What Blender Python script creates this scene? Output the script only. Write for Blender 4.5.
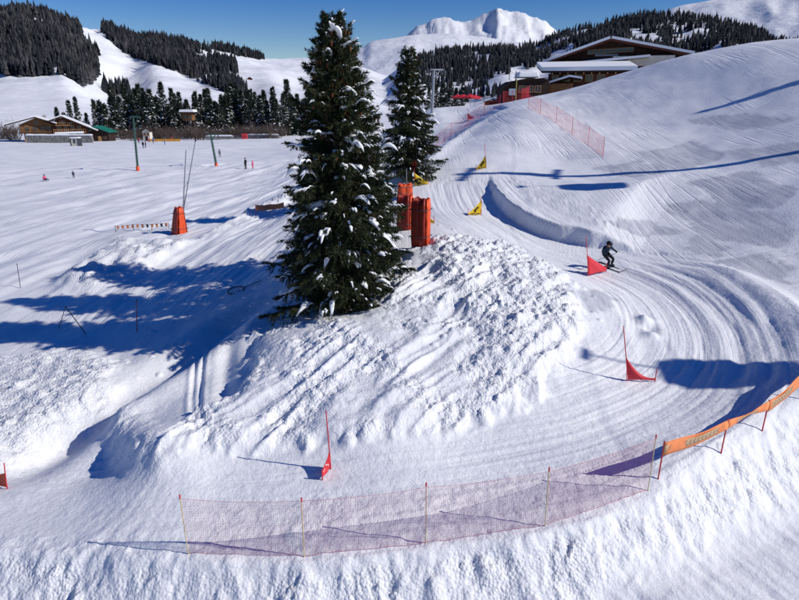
import bpy, bmesh, math, random
import numpy as np
from mathutils import Vector, Matrix

for _o in list(bpy.data.objects):
    bpy.data.objects.remove(_o)
scene = bpy.context.scene
COL = scene.collection

# ------------------------------------------------------------------ camera
CAM_Z = 9.0
PITCH = math.radians(18.66)
FPX = 592.0
CX, CY = 399.5, 300.0
cam_d = bpy.data.cameras.new('camera')
cam_d.sensor_width = 36.0
cam_d.lens = 36.0 * FPX / 799.0
cam_d.clip_start = 0.1
cam_d.clip_end = 40000.0
cam = bpy.data.objects.new('camera', cam_d)
COL.objects.link(cam)
cam.location = (0, 0, CAM_Z)
cam.rotation_euler = (math.pi / 2 - PITCH, 0, 0)
scene.camera = cam

# ------------------------------------------------------------------ light
SUN_EL = math.radians(33.5)
SUN_PHI = math.radians(-13.0)          # azimuth of the sun measured from +X
SUN = np.array([math.cos(SUN_EL) * math.cos(SUN_PHI), math.cos(SUN_EL) * math.sin(SUN_PHI), math.sin(SUN_EL)])
world = bpy.data.worlds.new('World')
scene.world = world
world.use_nodes = True
wn = world.node_tree
bg = wn.nodes['Background']
sky = wn.nodes.new('ShaderNodeTexSky')
sky.sky_type = 'NISHITA'
sky.sun_disc = False
sky.sun_elevation = SUN_EL
sky.sun_rotation = math.pi / 2 - SUN_PHI
sky.altitude = 1600
sky.air_density = 1.0
sky.dust_density = 0.15
sky.ozone_density = 1.5
hsv = wn.nodes.new('ShaderNodeHueSaturation')
hsv.inputs['Saturation'].default_value = 1.6
hsv.inputs['Hue'].default_value = 0.523
wn.links.new(sky.outputs['Color'], hsv.inputs['Color'])
wn.links.new(hsv.outputs['Color'], bg.inputs['Color'])
bg.inputs['Strength'].default_value = 0.085
sun_d = bpy.data.lights.new('sun', 'SUN')
sun_d.energy = 3.9
sun_d.angle = math.radians(0.53)
sun_d.color = (1.0, 0.95, 0.87)
sun_o = bpy.data.objects.new('sun', sun_d)
COL.objects.link(sun_o)
sun_o.rotation_euler = Vector(SUN).to_track_quat('Z', 'Y').to_euler()
sun_o.location = (60, -20, 60)
vs = scene.view_settings
vs.view_transform = 'Standard'
vs.look = 'None'
vs.exposure = 0.05
vs.gamma = 1.0
vs.use_curve_mapping = False

# ------------------------------------------------------------------ pixel rays
_cp, _sp = math.cos(PITCH), math.sin(PITCH)
def ray(px, py):
    u = (px - CX) / FPX; v = (CY - py) / FPX
    return np.array([u, _cp + v * _sp, -_sp + v * _cp])
def at_z(px, py, z):
    r = ray(px, py); t = (z - CAM_Z) / r[2]
    return np.array([r[0] * t, r[1] * t, z])
def at_d(px, py, d):
    r = ray(px, py); t = d / r[1]
    return np.array([r[0] * t, d, CAM_Z + r[2] * t])
def project(x, y, z):
    dz = z - CAM_Z
    dep = y * _cp - dz * _sp
    up = y * _sp + dz * _cp
    return CX + FPX * x / dep, CY - FPX * up / dep
def azel(px, py):
    r = ray(px, py)
    return math.atan2(r[0], r[1]), math.atan2(r[2], math.hypot(r[0], r[1]))

# ------------------------------------------------------------------ noise
def _hash(xi, yi, seed):
    h = (xi.astype(np.int64) * 374761393 + yi.astype(np.int64) * 668265263 + seed * 2246822519) & 0xffffffff
    h = ((h ^ (h >> 13)) * 1274126177) & 0xffffffff
    h = h ^ (h >> 16)
    return h
def perlin(x, y, seed=0):
    x = np.asarray(x, float); y = np.asarray(y, float)
    x0 = np.floor(x); y0 = np.floor(y)
    fx = x - x0; fy = y - y0
    u = fx * fx * fx * (fx * (fx * 6 - 15) + 10); v = fy * fy * fy * (fy * (fy * 6 - 15) + 10)
    def g(ix, iy, dx, dy):
        a = _hash(ix, iy, seed) * (2 * math.pi / 4294967296.0)
        return np.cos(a) * dx + np.sin(a) * dy
    n00 = g(x0, y0, fx, fy); n10 = g(x0 + 1, y0, fx - 1, fy)
    n01 = g(x0, y0 + 1, fx, fy - 1); n11 = g(x0 + 1, y0 + 1, fx - 1, fy - 1)
    a = n00 + u * (n10 - n00); b = n01 + u * (n11 - n01)
    return (a + v * (b - a)) * 1.5
def fbm(x, y, oct=4, seed=0, gain=0.5):
    s = 0; a = 1.0; f = 1.0
    for i in range(oct):
        s = s + a * perlin(x * f + i * 17.3, y * f - i * 9.1, seed + i); a *= gain; f *= 2.03
    return s
def lumps(x, y, cell, seed=0, dens=0.7):
    """rounded snow clods: for each grid cell one clod of random size, the highest wins"""
    gx = x / cell; gy = y / cell
    ix = np.floor(gx); iy = np.floor(gy)
    out = np.zeros_like(gx)
    for dx in (-1, 0, 1):
        for dy in (-1, 0, 1):
            cx = ix + dx; cy = iy + dy
            h = _hash(cx, cy, seed)
            rx = (h & 1023) / 1023.0; ry = ((h >> 10) & 1023) / 1023.0; rr = ((h >> 20) & 1023) / 1023.0
            rad = 0.28 + 0.55 * rr
            d2 = ((gx - cx - rx) ** 2 + (gy - cy - ry) ** 2) / (rad * rad)
            hh = np.sqrt(np.clip(1 - d2, 0, 1)) * rad * (rr < dens * 1.0)
            out = np.maximum(out, hh)
    return out
def chunks(x, y, cell, seed=0, dens=0.8):
    """broken blocks of snow: randomly turned, tilted, steep-sided slabs of mixed size"""
    gx = x / cell; gy = y / cell
    ix = np.floor(gx); iy = np.floor(gy)
    out = np.zeros_like(gx)
    for dx in (-1, 0, 1):
        for dy in (-1, 0, 1):
            cx = ix + dx; cy = iy + dy
            h = _hash(cx, cy, seed); h2 = _hash(cx, cy, seed + 101)
            rx = (h & 1023) / 1023.0; ry = ((h >> 10) & 1023) / 1023.0; rr = ((h >> 20) & 1023) / 1023.0
            an = (h2 & 1023) / 1023.0 * 6.2832; tx = ((h2 >> 10) & 1023) / 511.5 - 1; el = .6 + .8 * ((h2 >> 20) & 1023) / 1023.0
            rad = .22 + .58 * rr * rr
            ux = gx - cx - rx; uy = gy - cy - ry
            ca = np.cos(an); sa = np.sin(an)
            a = (ux * ca + uy * sa) / el; b = (-ux * sa + uy * ca) * el
            q = (np.abs(a) ** 3 + np.abs(b) ** 3) ** (1 / 3.0) / rad
            hh = np.clip((1 - q) / .38, 0, 1); hh = hh * (2 - hh)
            hh = hh * rad * (.75 + .55 * tx * a / rad) * (((h2 >> 5) & 255) / 255.0 < dens)
            out = np.maximum(out, hh)
    return out
def sstep(a, b, x):
    t = np.clip((x - a) / (b - a), 0, 1)
    return t * t * (3 - 2 * t)

# ------------------------------------------------------------------ base terrain: control points
CP = []
def cz(*pts):
    for px, py, z in pts: CP.append(at_z(px, py, z))
def cd(*pts):
    for px, py, d in pts: CP.append(at_d(px, py, d))
def cw(*pts):
    for p in pts: CP.append(np.array(p, float))
# race course
cz((0, 480, -.75), (100, 490, -.5), (215, 480, -.15), (325, 478, .05), (450, 450, .25), (560, 430, .35), (640, 405, .4), (628, 380, .5),
   (700, 385, .5), (745, 350, .7), (690, 305, 1.0), (588, 275, 1.25), (640, 263, 1.4), (540, 248, 1.55), (475, 216, 2.35), (450, 200, 2.7),
   (425, 187, 3.2))
cd((483, 170, 45), (500, 150, 50), (515, 130, 57))
# hillside on the right
cd((799, 42, 62), (740, 48, 66), (680, 59, 70), (640, 72, 72), (600, 85, 74), (545, 97, 76), (505, 104, 76))
cd((799, 85, 53), (799, 130, 44), (799, 200, 32), (799, 280, 24), (799, 320, 20.5), (700, 150, 46), (700, 220, 33), (650, 180, 40), (600, 150, 49),
   (600, 120, 60), (700, 90, 60), (560, 200, 38), (620, 220, 34), (720, 270, 26), (560, 160, 48))
# island under the spruce
cz((340, 310, 1.5), (300, 290, 1.0), (430, 252, 2.35), (500, 262, 2.2), (560, 292, 1.75), (450, 330, 1.45), (520, 350, 1.15), (400, 400, .95), (480, 400, .7),
   (300, 370, 1.0), (250, 400, .45), (330, 435, .45), (185, 442, .45), (150, 438, .3), (280, 340, 1.05))
# net line, front lip
cz((-60, 545, -.75), (0, 548, -.6), (190, 554, -.3), (304, 556, -.2), (426, 543, -.08), (545, 526, .05), (648, 491, .2), (721, 452, .3), (761, 430, .35), (799, 400, .5))
cw((-4, 6, -.6), (4, 6, -.2), (9, 9, .2), (-12, 7, -.9), (14, 13, .5))
# left field
cz((0, 150, -1.2), (0, 200, -1.0), (100, 200, -.7), (0, 270, -1.0), (0, 340, -1.2), (0, 400, -1.1), (20, 452, -1.05), (85, 462, -.85), (100, 340, -.8), (100, 400, -.6), (200, 330, -.15), (250, 300, .2),
   (230, 380, .15), (180, 233, -.3), (250, 215, -.2), (100, 260, -.6), (160, 290, -.5), (280, 182, -.6), (250, 152, -2.6), (138, 171, -.9), (60, 145, -3.0), (300, 150, -1.6))
cz((180, 141, -3.8), (40, 142, -3.8), (270, 138, -3.2))
cw((-160, 250, -3.5), (0, 250, -3.5), (-260, 150, -3), (-120, 60, -1.5), (-60, 20, -2), (-260, 0, -4), (-40, -30, -3.5), (0, -40, -3.5), (40, -30, -1), (120, -60, 4), (-150, -150, -6), (0, -250, -8),
   (22, 14, 1.0), (28, 22, 3.5), (36, 36, 8.0), (55, 50, 14.5), (80, 70, 21), (120, 110, 30), (36, 0, 1.5), (60, 15, 8.0), (130, 20, 24), (250, 100, 45), (250, -100, 30),
   (38, 115, 8.6), (20, 104, 8.2), (11, 114, 7.9), (60, 118, 12), (100, 130, 20), (45, 92, 12.5), (0, 120, 4.5), (10, 150, 4), (50, 170, 4), (120, 200, 10), (250, 250, 18), (0, 95, 4.8), (4, 70, 4.4))
cd((445, 138, 72), (462, 120, 88), (433, 110, 98), (412, 160, 52))
CPA = np.array(CP)
def warp(x, y):
    return np.arcsinh(x / 22.0) * 22.0, np.arcsinh(y / 26.0) * 26.0
_cu, _cv = warp(CPA[:, 0], CPA[:, 1])
_n = len(CPA)
def _tps(r2):
    return 0.5 * r2 * np.log(r2 + 1e-9)
_A = np.zeros((_n + 3, _n + 3))
_A[:_n, :_n] = _tps((_cu[:, None] - _cu[None]) ** 2 + (_cv[:, None] - _cv[None]) ** 2) + np.eye(_n) * 1.2
_A[:_n, _n] = 1; _A[:_n, _n + 1] = _cu; _A[:_n, _n + 2] = _cv
_A[_n:, :_n] = _A[:_n, _n:].T
_b = np.zeros(_n + 3); _b[:_n] = CPA[:, 2]
_W = np.linalg.solve(_A, _b)

# ------------------------------------------------------------------ far hills: ridges as (pixel x, pixel y) skylines at a distance
RIDGES = [
    # skyline, crest distances at those points, foot distance, foot height, profile power, roughness
    dict(sky=[(-420, 30), (-250, 24), (-120, 18), (0, 15), (17, 11), (50, 17), (80, 27), (95, 29), (105, 27), (135, 38), (162, 40), (203, 46), (236, 51), (267, 58), (310, 60), (350, 64), (390, 76), (440, 92), (520, 104), (640, 110)],
         dist=[900, 950, 1000, 1050, 1050, 1050, 1150, 1250, 1300, 1400, 1500, 1700, 1800, 1900, 2000, 2000, 2000, 2000, 2000, 2000], rf=300, zf=-3.5, pw=1.55, ro=5.0),
    dict(sky=[(240, 112), (320, 104), (370, 86), (410, 62), (430, 54), (500, 49), (540, 45), (560, 35), (585, 29), (610, 24), (640, 16), (680, 15), (705, 20), (745, 28), (785, 44), (850, 50), (1000, 40), (1300, 60)],
         dist=[1500] * 18, rf=330, zf=-6.0, pw=1.35, ro=7.0),
    dict(sky=[(200, 75), (290, 58), (330, 56), (362, 47), (372, 41), (390, 38), (420, 34), (450, 33), (480, 36), (520, 42), (580, 50), (700, 60)],
         dist=[3600] * 12, rf=1800, zf=-40, pw=1.2, ro=8.0),
    dict(sky=[(340, 62), (400, 40), (412, 30), (425, 24), (438, 19.5), (452, 18.5), (468, 21), (478, 17), (486, 15), (493, 10.5), (499, 6.5), (505, 9.5), (514, 12.5), (524, 14), (534, 18.5), (545, 21), (552, 26), (575, 40), (640, 60)],
         dist=[9000] * 19, rf=6000, zf=-100, pw=1.3, ro=120.0),
    dict(sky=[(560, 60), (620, 30), (660, 13), (690, 4), (720, -2), (750, -4), (775, -8), (799, -16), (840, -30), (900, -20), (1000, 5), (1200, 20)],
         dist=[5200] * 12, rf=3000, zf=-80, pw=1.1, ro=70.0),
]
for R_ in RIDGES:
    ae = [azel(*p) for p in R_['sky']]
    _a = np.array([a for a, e in ae]); _e = np.array([e for a, e in ae]); _c = np.array(R_['dist'], float)
    _g = np.linspace(_a[0], _a[-1], 900)
    _m = np.gradient(_e, _a)
    _i = np.clip(np.searchsorted(_a, _g) - 1, 0, len(_a) - 2); _h = _a[_i + 1] - _a[_i]; _t = (_g - _a[_i]) / _h
    R_['el'] = (2 * _t ** 3 - 3 * _t ** 2 + 1) * _e[_i] + (_t ** 3 - 2 * _t ** 2 + _t) * _h * _m[_i] * .6 + (-2 * _t ** 3 + 3 * _t ** 2) * _e[_i + 1] + (_t ** 3 - _t ** 2) * _h * _m[_i + 1] * .6
    R_['az'] = _g; R_['rc'] = np.interp(_g, _a, _c)
def hills_z(x, y, rough=True):
    r = np.hypot(x, y); az = np.arctan2(x, y)
    out = np.full_like(r, -300.0)
    for i, R_ in enumerate(RIDGES):
        el = np.interp(az, R_['az'], R_['el']); rc = np.interp(az, R_['az'], R_['rc'])
        zc = CAM_Z + rc * np.tan(el)
        t = (r - R_['rf']) / (rc - R_['rf'])
        p = np.where(t <= 1, np.sign(t) * np.abs(np.clip(t, -0.3, 1)) ** R_['pw'], 1 - 0.9 * (t - 1) ** 1.0)
        z = R_['zf'] + (zc - R_['zf']) * p
        if i < 3: z = z - np.clip(1 - np.abs(t - .55) / .45, 0, 1) * (zc - R_['zf']) * .16 * (fbm(az * 9.0 + i, t * 1.3, 2, 140 + i) + .1)
        # outside its azimuth range a ridge sinks away
        edge = np.maximum(R_['az'][0] - az, az - R_['az'][-1])
        z = z - np.clip(edge, 0, 9) * rc * 0.06
        if rough:
            s = rc * 0.06
            n = fbm(x / s, y / s, 4, 40 + i * 7)
            if i == 3:
                n = 0.45 - np.abs(fbm(x / 750.0 + y / 2600.0, y / 1500.0, 6, 77, 0.6)) * 1.3
            if i == 4:
                n = 0.4 - np.abs(fbm(x / 1100.0 - y / 2500.0, y / 1600.0, 4, 91)) * 1.8
            amp = R_['ro'] * np.clip(t, 0, 1) * (1 - (0.75 if i != 3 else .45) * sstep(.8, 1.0, t) * (t <= 1.02))
            z = z + n * amp
        out = np.maximum(out, z)
    return out

def base_z(x, y):
    x = np.asarray(x, float); y = np.asarray(y, float)
    shp = np.broadcast(x, y).shape
    x = np.broadcast_to(x, shp).ravel(); y = np.broadcast_to(y, shp).ravel()
    out = np.empty(len(x))
    for s in range(0, len(x), 60000):
        xs = x[s:s + 60000]; ys = y[s:s + 60000]
        u, v = warp(xs, ys)
        acc = _W[_n] + _W[_n + 1] * u + _W[_n + 2] * v
        for k in range(_n):
            acc += _W[k] * _tps((u - _cu[k]) ** 2 + (v - _cv[k]) ** 2)
        out[s:s + 60000] = acc
    r = np.hypot(x, y)
    far = r > 255
    if far.any():
        w = sstep(260, 360, r[far])
        hz = hills_z(x[far], y[far])
        hz = np.where(y[far] > -50, hz, -6.0)
        out[far] = out[far] * (1 - w) + np.maximum(hz, -8.0) * w
    return out.reshape(shp)

def base_at(px, py):
    r = ray(px, py)
    t = np.geomspace(4, 600, 1500)
    x = r[0] * t; y = r[1] * t; z = CAM_Z + r[2] * t
    d = z - base_z(x, y)
    k = np.argmax(d < 0)
    if d[k] >= 0: raise ValueError('no ground at %s %s' % (px, py))
    f = d[k - 1] / (d[k - 1] - d[k])
    tt = t[k - 1] + f * (t[k] - t[k - 1])
    return np.array([r[0] * tt, r[1] * tt, CAM_Z + r[2] * tt])

class Poly:
    """polyline in plan: unsigned distance, side (+ = right of travel) and arc length"""
    def __init__(s, pix=None, pts=None, closed=False):
        P = np.array(pts if pts is not None else [base_at(*p) for p in pix])
        s.P = P[:, :2]; s.z = P[:, 2] if P.shape[1] > 2 else np.zeros(len(P)); s.closed = closed
        if closed: s.P = np.vstack([s.P, s.P[:1]]); s.z = np.append(s.z, s.z[0])
        s.L = np.append(0, np.cumsum(np.hypot(*(s.P[1:] - s.P[:-1]).T)))
        s.lo = s.P.min(0); s.hi = s.P.max(0)
    def near(s, x, y, m):
        return (x > s.lo[0] - m) & (x < s.hi[0] + m) & (y > s.lo[1] - m) & (y < s.hi[1] + m)
    def dist(s, x, y):
        best = np.full(x.shape, 1e18); side = np.ones(x.shape); arc = np.zeros(x.shape); zz = np.zeros(x.shape)
        for i in range(len(s.P) - 1):
            a = s.P[i]; d = s.P[i + 1] - a; l2 = d @ d
            t = np.clip(((x - a[0]) * d[0] + (y - a[1]) * d[1]) / l2, 0, 1)
            ex = x - a[0] - t * d[0]; ey = y - a[1] - t * d[1]
            q = ex * ex + ey * ey
            m = q < best
            cr = d[0] * (y - a[1]) - d[1] * (x - a[0])
            best = np.where(m, q, best); side = np.where(m, np.where(cr < 0, 1.0, -1.0), side)
            arc = np.where(m, s.L[i] + t * (s.L[i + 1] - s.L[i]), arc); zz = np.where(m, s.z[i] + t * (s.z[i + 1] - s.z[i]), zz)
        return np.sqrt(best), side, arc, zz
    def inside(s, x, y):
        c = np.zeros(x.shape, bool)
        P = s.P
        for i in range(len(P) - 1):
            (x1, y1), (x2, y2) = P[i], P[i + 1]
            if y1 == y2: continue
            m = ((y1 > y) != (y2 > y)) & (x < (x2 - x1) * (y - y1) / (y2 - y1) + x1)
            c ^= m
        return c
    def sdf(s, x, y):
        d = s.dist(x, y)[0]
        return np.where(s.inside(x, y), -d, d)
def smooth_poly(pix, n=6):
    """Catmull-Rom through base-surface points"""
    P = [base_at(*p) for p in pix]
    P = [2 * P[0] - P[1]] + P + [2 * P[-1] - P[-2]]
    out = []
    for i in range(1, len(P) - 2):
        for k in range(n):
            t = k / n
            out.append(0.5 * (2 * P[i] + (P[i + 1] - P[i - 1]) * t + (2 * P[i - 1] - 5 * P[i] + 4 * P[i + 1] - P[i + 2]) * t * t + (3 * P[i] - P[i - 1] - 3 * P[i + 1] + P[i + 2]) * t ** 3))
    out.append(P[-2])
    return Poly(pts=out)

CHUNK = Poly([(408, 250), (440, 238), (520, 256), (575, 287), (586, 325), (556, 375), (520, 415), (430, 442), (330, 446), (230, 458), (138, 456), (185, 420), (240, 395), (252, 340), (300, 322), (365, 318), (392, 290)], closed=True)
CHUNK2 = Poly([(420, 245), (445, 238), (520, 256), (575, 287), (586, 325), (556, 380), (500, 385), (470, 330), (430, 285)], closed=True)
LBANK = Poly([(-60, 375), (0, 362), (60, 350), (120, 362), (110, 395), (60, 430), (0, 462), (-60, 470)], closed=True)
KICK = Poly([(50, 287), (112, 240), (190, 244), (262, 208), (290, 190), (300, 196), (235, 228), (150, 268), (90, 292)], closed=True)
WALLTOP = Poly([(494, 178), (512, 206), (560, 228), (648, 246), (660, 238), (570, 206), (520, 180), (504, 166)], closed=True)
SPILL = Poly([(190, 500), (300, 500), (430, 482), (540, 468), (640, 445), (665, 455), (650, 492), (545, 528), (426, 545), (304, 558), (190, 556)], closed=True)
UPTEX = Poly([(530, 104), (600, 88), (680, 62), (720, 62), (660, 105), (600, 140), (560, 135)], closed=True)
SCRAPES = [Poly(p, closed=True) for p in ([(640, 152), (690, 142), (725, 152), (700, 168), (660, 170)], [(690, 182), (745, 170), (792, 190), (770, 208), (715, 204)],
           [(660, 205), (700, 198), (770, 215), (799, 232), (780, 250), (715, 240)], [(720, 262), (770, 252), (799, 268), (790, 285), (745, 280)], [(560, 300), (605, 290), (620, 300), (585, 310)],
           [(700, 240), (735, 248), (720, 256), (690, 250)], [(600, 168), (640, 160), (660, 172), (630, 182)], [(730, 150), (799, 140), (820, 160), (760, 168)], [(600, 232), (650, 222), (680, 232), (640, 240)], [(690, 120), (760, 112), (790, 120), (740, 130)])]
WALL = smooth_poly([(489, 172), (489, 186), (497, 204), (515, 221), (545, 235), (590, 245), (640, 251)])
DROP = smooth_poly([(424, 168), (440, 152), (468, 132), (496, 114), (512, 107)])
BERM = smooth_poly([(672, 258), (735, 282), (785, 312), (812, 342), (812, 372), (775, 402), (722, 440), (660, 468), (600, 486), (545, 500)])
TRACK = smooth_poly([(470, 185), (485, 212), (530, 243), (590, 262), (655, 288), (693, 330), (685, 380), (600, 428), (480, 456), (330, 477), (150, 480), (-40, 478)])
RUT1 = smooth_poly([(625, 262), (672, 282), (708, 305), (733, 335), (742, 368), (722, 405)])
RUT2 = smooth_poly([(640, 256), (700, 270), (748, 300), (772, 335), (775, 370), (745, 402)])
RUT3 = smooth_poly([(600, 285), (625, 310), (642, 340), (650, 372)])
GULLY = smooth_poly([(300, 285), (262, 305), (215, 335), (160, 372), (95, 410), (30, 455), (-60, 495)])
SKI = [smooth_poly(p) for p in ([(214, 335), (200, 360), (193, 400), (197, 440)], [(219, 335), (206, 360), (199, 400), (204, 440)], [(240, 332), (228, 360), (224, 405)],
       [(330, 420), (385, 372), (450, 332)], [(345, 425), (400, 380), (470, 335)], [(300, 425), (360, 375), (420, 335)], [(370, 432), (430, 385), (480, 350)])]
STEP = smooth_poly([(206, 464), (165, 460), (138, 449), (120, 428), (126, 404)])
CRESTP = smooth_poly([(-140, 546), (0, 547), (100, 549), (190, 557), (304, 561), (426, 548), (545, 531), (648, 497), (721, 459), (761, 436), (799, 408), (840, 385)])
_ext = np.array([CRESTP.P[-1, 0] + 6, CRESTP.P[-1, 1] + 2.0, 0.6]); _ext2 = np.array([CRESTP.P[-1, 0] + 40, CRESTP.P[-1, 1] + 3.0, 2.0])
_pre = np.array([CRESTP.P[0, 0] - 40, CRESTP.P[0, 1] + 1.0, -2.0])
CRESTP = Poly(pts=np.vstack([_pre, np.column_stack([CRESTP.P, CRESTP.z]), _ext, _ext2]))
TREE1 = base_at(342, 303)
STR = base_at(455, 330) - base_at(325, 425); STR = STR[:2] / np.hypot(STR[0], STR[1])
BUMPS = [(base_at(645, 320), .30, .45), (base_at(652, 336), .25, .35), (base_at(648, 327), .22, -.3)]

def H(x, y, scr=False):
    x = np.asarray(x, float); y = np.asarray(y, float)
    shp = np.broadcast(x, y).shape
    x = np.broadcast_to(x, shp).ravel().astype(float); y = np.broadcast_to(y, shp).ravel().astype(float)
    z = base_z(x, y)
    r = np.hypot(x, y)
    rough = np.full(z.shape, 0.0)
    nearm = (r < 110)
    fine = np.clip(1.2 - r / 90.0, 0, 1)
    calm = np.zeros(z.shape)
    kc = np.nonzero(TRACK.near(x, y, 6))[0]
    if len(kc): calm[kc] = sstep(3.4, 2.4, TRACK.dist(x[kc], y[kc])[0])
    # rolling unevenness
    z += (1 - .75 * calm) * 0.10 * fbm(x / 5.0, y / 5.0, 3, 3) * sstep(3, 20, r) * np.clip(1.4 - r / 300, 0, 1)
    # wind and piste streaks on the left field
    lm = nearm & (x < 2)
    if lm.any():
        a = x[lm] * 0.22 + y[lm] * 0.975; b = x[lm] * 0.975 - y[lm] * 0.22
        z[lm] += (0.16 * fbm(a / 14.0, b / 2.6, 4, 11) + .05 * fbm(a / 7.0, b / .6, 3, 12)) * sstep(24, 34, y[lm]) * sstep(2, -4, x[lm])
    def sel(poly, m):
        return np.nonzero(poly.near(x, y, m))[0]
    # cut wall above the course
    k = sel(WALL, 20)
    if len(k):
        d, s, a, _ = WALL.dist(x[k], y[k])
        T = WALL.L[-1]
        taper = sstep(-.1, 5.5, a) * sstep(T + .5, T - 3, a)
        wob = 0.12 * perlin(a / .9, a * 0, 5)
        up = sstep(-.03, .34, -s * d + wob)                 # hillside is left of travel
        z[k] += taper * (up * (.36 + .34 * sstep(2, 9, a)) * sstep(20, 1.5, d * (s < 0)) - (1 - up) * .15 * sstep(3, 0, d))
    k = sel(DROP, 16)
    if len(k):
        d, s, a, _ = DROP.dist(x[k], y[k])
        T = DROP.L[-1]
        taper = sstep(-.1, 4, a) * sstep(T + .5, T - 6, a)
        dn = sstep(0.0, 2.2, -s * d + .3 * perlin(a / 1.5, a * 0, 8))
        z[k] -= taper * dn * 1.7 * sstep(16, 5, d)
        z[k] += taper * .35 * np.exp(-(d / .9) ** 2)
    # berm on the outside of the bend
    k = sel(BERM, 4)
    if len(k):
        d, s, a, _ = BERM.dist(x[k], y[k])
        T = BERM.L[-1]
        w = np.where(s < 0, .75, 1.3)
        z[k] += (.42 - .14 * sstep(9, 16, a)) * np.exp(-(d / w) ** 2) * sstep(0, 4, a) * sstep(T, T - 5, a) * (1 + .12 * perlin(a / 1.8, d / .8, 6))
        rough[k] = np.maximum(rough[k], .14 * np.exp(-(d / .8) ** 2) * sstep(0, 3, a) * sstep(T, T - 3, a))
    # scraped lines that follow the course
    k = sel(TRACK, 6)
    if len(k):
        d, s, a, _ = TRACK.dist(x[k], y[k])
        sd = s * d
        m = sstep(4.2, 2.2, d)
        z[k] += m * (.030 * fbm(sd / .42, a / 14.0, 3, 21) + .06 * perlin(sd / 2.4, a / 16.0, 23) + .014 * fbm(sd / .13, a / 5.0, 2, 24))
    for RT, dep, w, sp in ((RUT1, .06, .22, 2), (RUT2, .04, .2, 2), (RUT3, .03, .25, 1)):
        k = sel(RT, 2)
        if len(k):
            d, s, a, _ = RT.dist(x[k], y[k])
            sd = s * d; T = RT.L[-1]
            tp = sstep(0, 2, a) * sstep(T, T - 2, a)
            wv = .16 * perlin(a / 2.2, a * 0, 31) 
            q = sd + wv
            z[k] += tp * (-dep * np.exp(-(q / w) ** 2) + dep * .9 * np.exp(-((q - .48) / .25) ** 2) - dep * .5 * np.exp(-((q + .75) / .14) ** 2) + dep * .35 * np.exp(-((q + 1.05) / .16) ** 2) - dep * .4 * np.exp(-((q - 1.1) / .12) ** 2))
    k = sel(GULLY, 4)
    if len(k):
        d, s, a, _ = GULLY.dist(x[k], y[k])
        T = GULLY.L[-1]
        tp = sstep(0, 4, a) * sstep(T, T - 4, a)
        q = s * d + .3 * perlin(a / 2.5, a * 0, 33)
        z[k] += tp * (-.45 * np.exp(-(q / .9) ** 2) + .08 * np.exp(-((q - 1.5) / .8) ** 2) + .30 * np.exp(-((q + 1.6) / .8) ** 2))
    for j, SK in enumerate(SKI):
        k = sel(SK, 1)
        if len(k):
            d, s, a, _ = SK.dist(x[k], y[k])
            T = SK.L[-1]; w = .08 if j < 2 else .24; dep = .07 if j < 2 else .09
            z[k] += sstep(0, .6, a) * sstep(T, T - .6, a) * (-dep * np.exp(-(d / w) ** 2) + dep * .5 * np.exp(-((d - 2 * w) / w) ** 2))
    k = sel(STEP, 6)
    if len(k):
        d, s, a, _ = STEP.dist(x[k], y[k])
        T = STEP.L[-1]; tp = sstep(0, 1.8, a) * sstep(T, T - 1.0, a)
        q = s * d + .15 * perlin(a / .7, a * 0, 34)
        z[k] -= tp * .38 * sstep(.1, -.7, q) * sstep(5.5, .8, d) * (1 - .5 * sstep(14.2, 12.8, y[k]))
        rough[k] = np.maximum(rough[k], tp * .5 * np.exp(-((q - .1) / .5) ** 2))
        z[k] += tp * .15 * np.exp(-((q - .3) / .5) ** 2)
    # kicker bank in the left field
    k = sel(KICK, 3)
    if len(k):
        sd = KICK.sdf(x[k], y[k]) 
        m = sstep(.6, -1.0, sd)
        z[k] += .42 * m + .26 * m * fbm(x[k] / 1.6, y[k] / 1.6, 3, 37)
        rough[k] = np.maximum(rough[k], 1.3 * m)
    k = sel(LBANK, 3)
    if len(k):
        m = sstep(.5, -.9, LBANK.sdf(x[k], y[k]) + .5 * perlin(x[k] / .8, y[k] / .8, 38))
        z[k] += .25 * m
        rough[k] = np.maximum(rough[k], 1.0 * m)
    k = sel(CHUNK, 2)
    if len(k):
        m = sstep(.12, -.35, CHUNK.sdf(x[k], y[k]) + .3 * fbm(x[k] / .9, y[k] / .9, 3, 39))
        z[k] += .20 * m + .12 * m * fbm(x[k] / 1.9, y[k] / 1.9, 2, 41)
        rough[k] = np.maximum(rough[k], (.22 + .7 * sstep(-.35, .4, perlin(x[k] / 1.7, y[k] / 1.7, 42))) * m)
        a_ = x[k] * STR[0] + y[k] * STR[1]; b_ = -x[k] * STR[1] + y[k] * STR[0]
        b_ = b_ + .25 * perlin(a_ / 2.0, b_ / 2.0, 45)
        pl = 1 - np.abs(perlin(a_ / 5.5, b_ / .62, 46)) * 2.2
        z[k] += m * sstep(-.2, .3, perlin(x[k] / 3.0, y[k] / 3.0, 47) + .15) * (.11 * (pl - .4) + .035 * perlin(a_ / 3.0, b_ / .22, 48))
    k = sel(CHUNK2, 2)
    if len(k):
        m = sstep(.3, -.9, CHUNK2.sdf(x[k], y[k]) + .4 * perlin(x[k] / .9, y[k] / .9, 43))
        z[k] += .25 * m
        rough[k] = np.maximum(rough[k], 1.15 * m)
    for PL, amp in ((WALLTOP, .3), (SPILL, .24), (UPTEX, .35)):
        k = sel(PL, 3)
        if len(k):
            m = sstep(.4, -.7, PL.sdf(x[k], y[k]) + .6 * perlin(x[k] / 1.1, y[k] / 1.1, 44))
            rough[k] = np.maximum(rough[k], amp * m)
    # hollow round the spruce trunk
    d = np.hypot(x - TREE1[0], y - TREE1[1])
    z -= .35 * np.exp(-(d / .9) ** 2)
    for (p, w, h) in BUMPS:
        d = np.hypot(x - p[0], y - p[1]); z += h * .45 * np.exp(-(d / w) ** 2)
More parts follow.
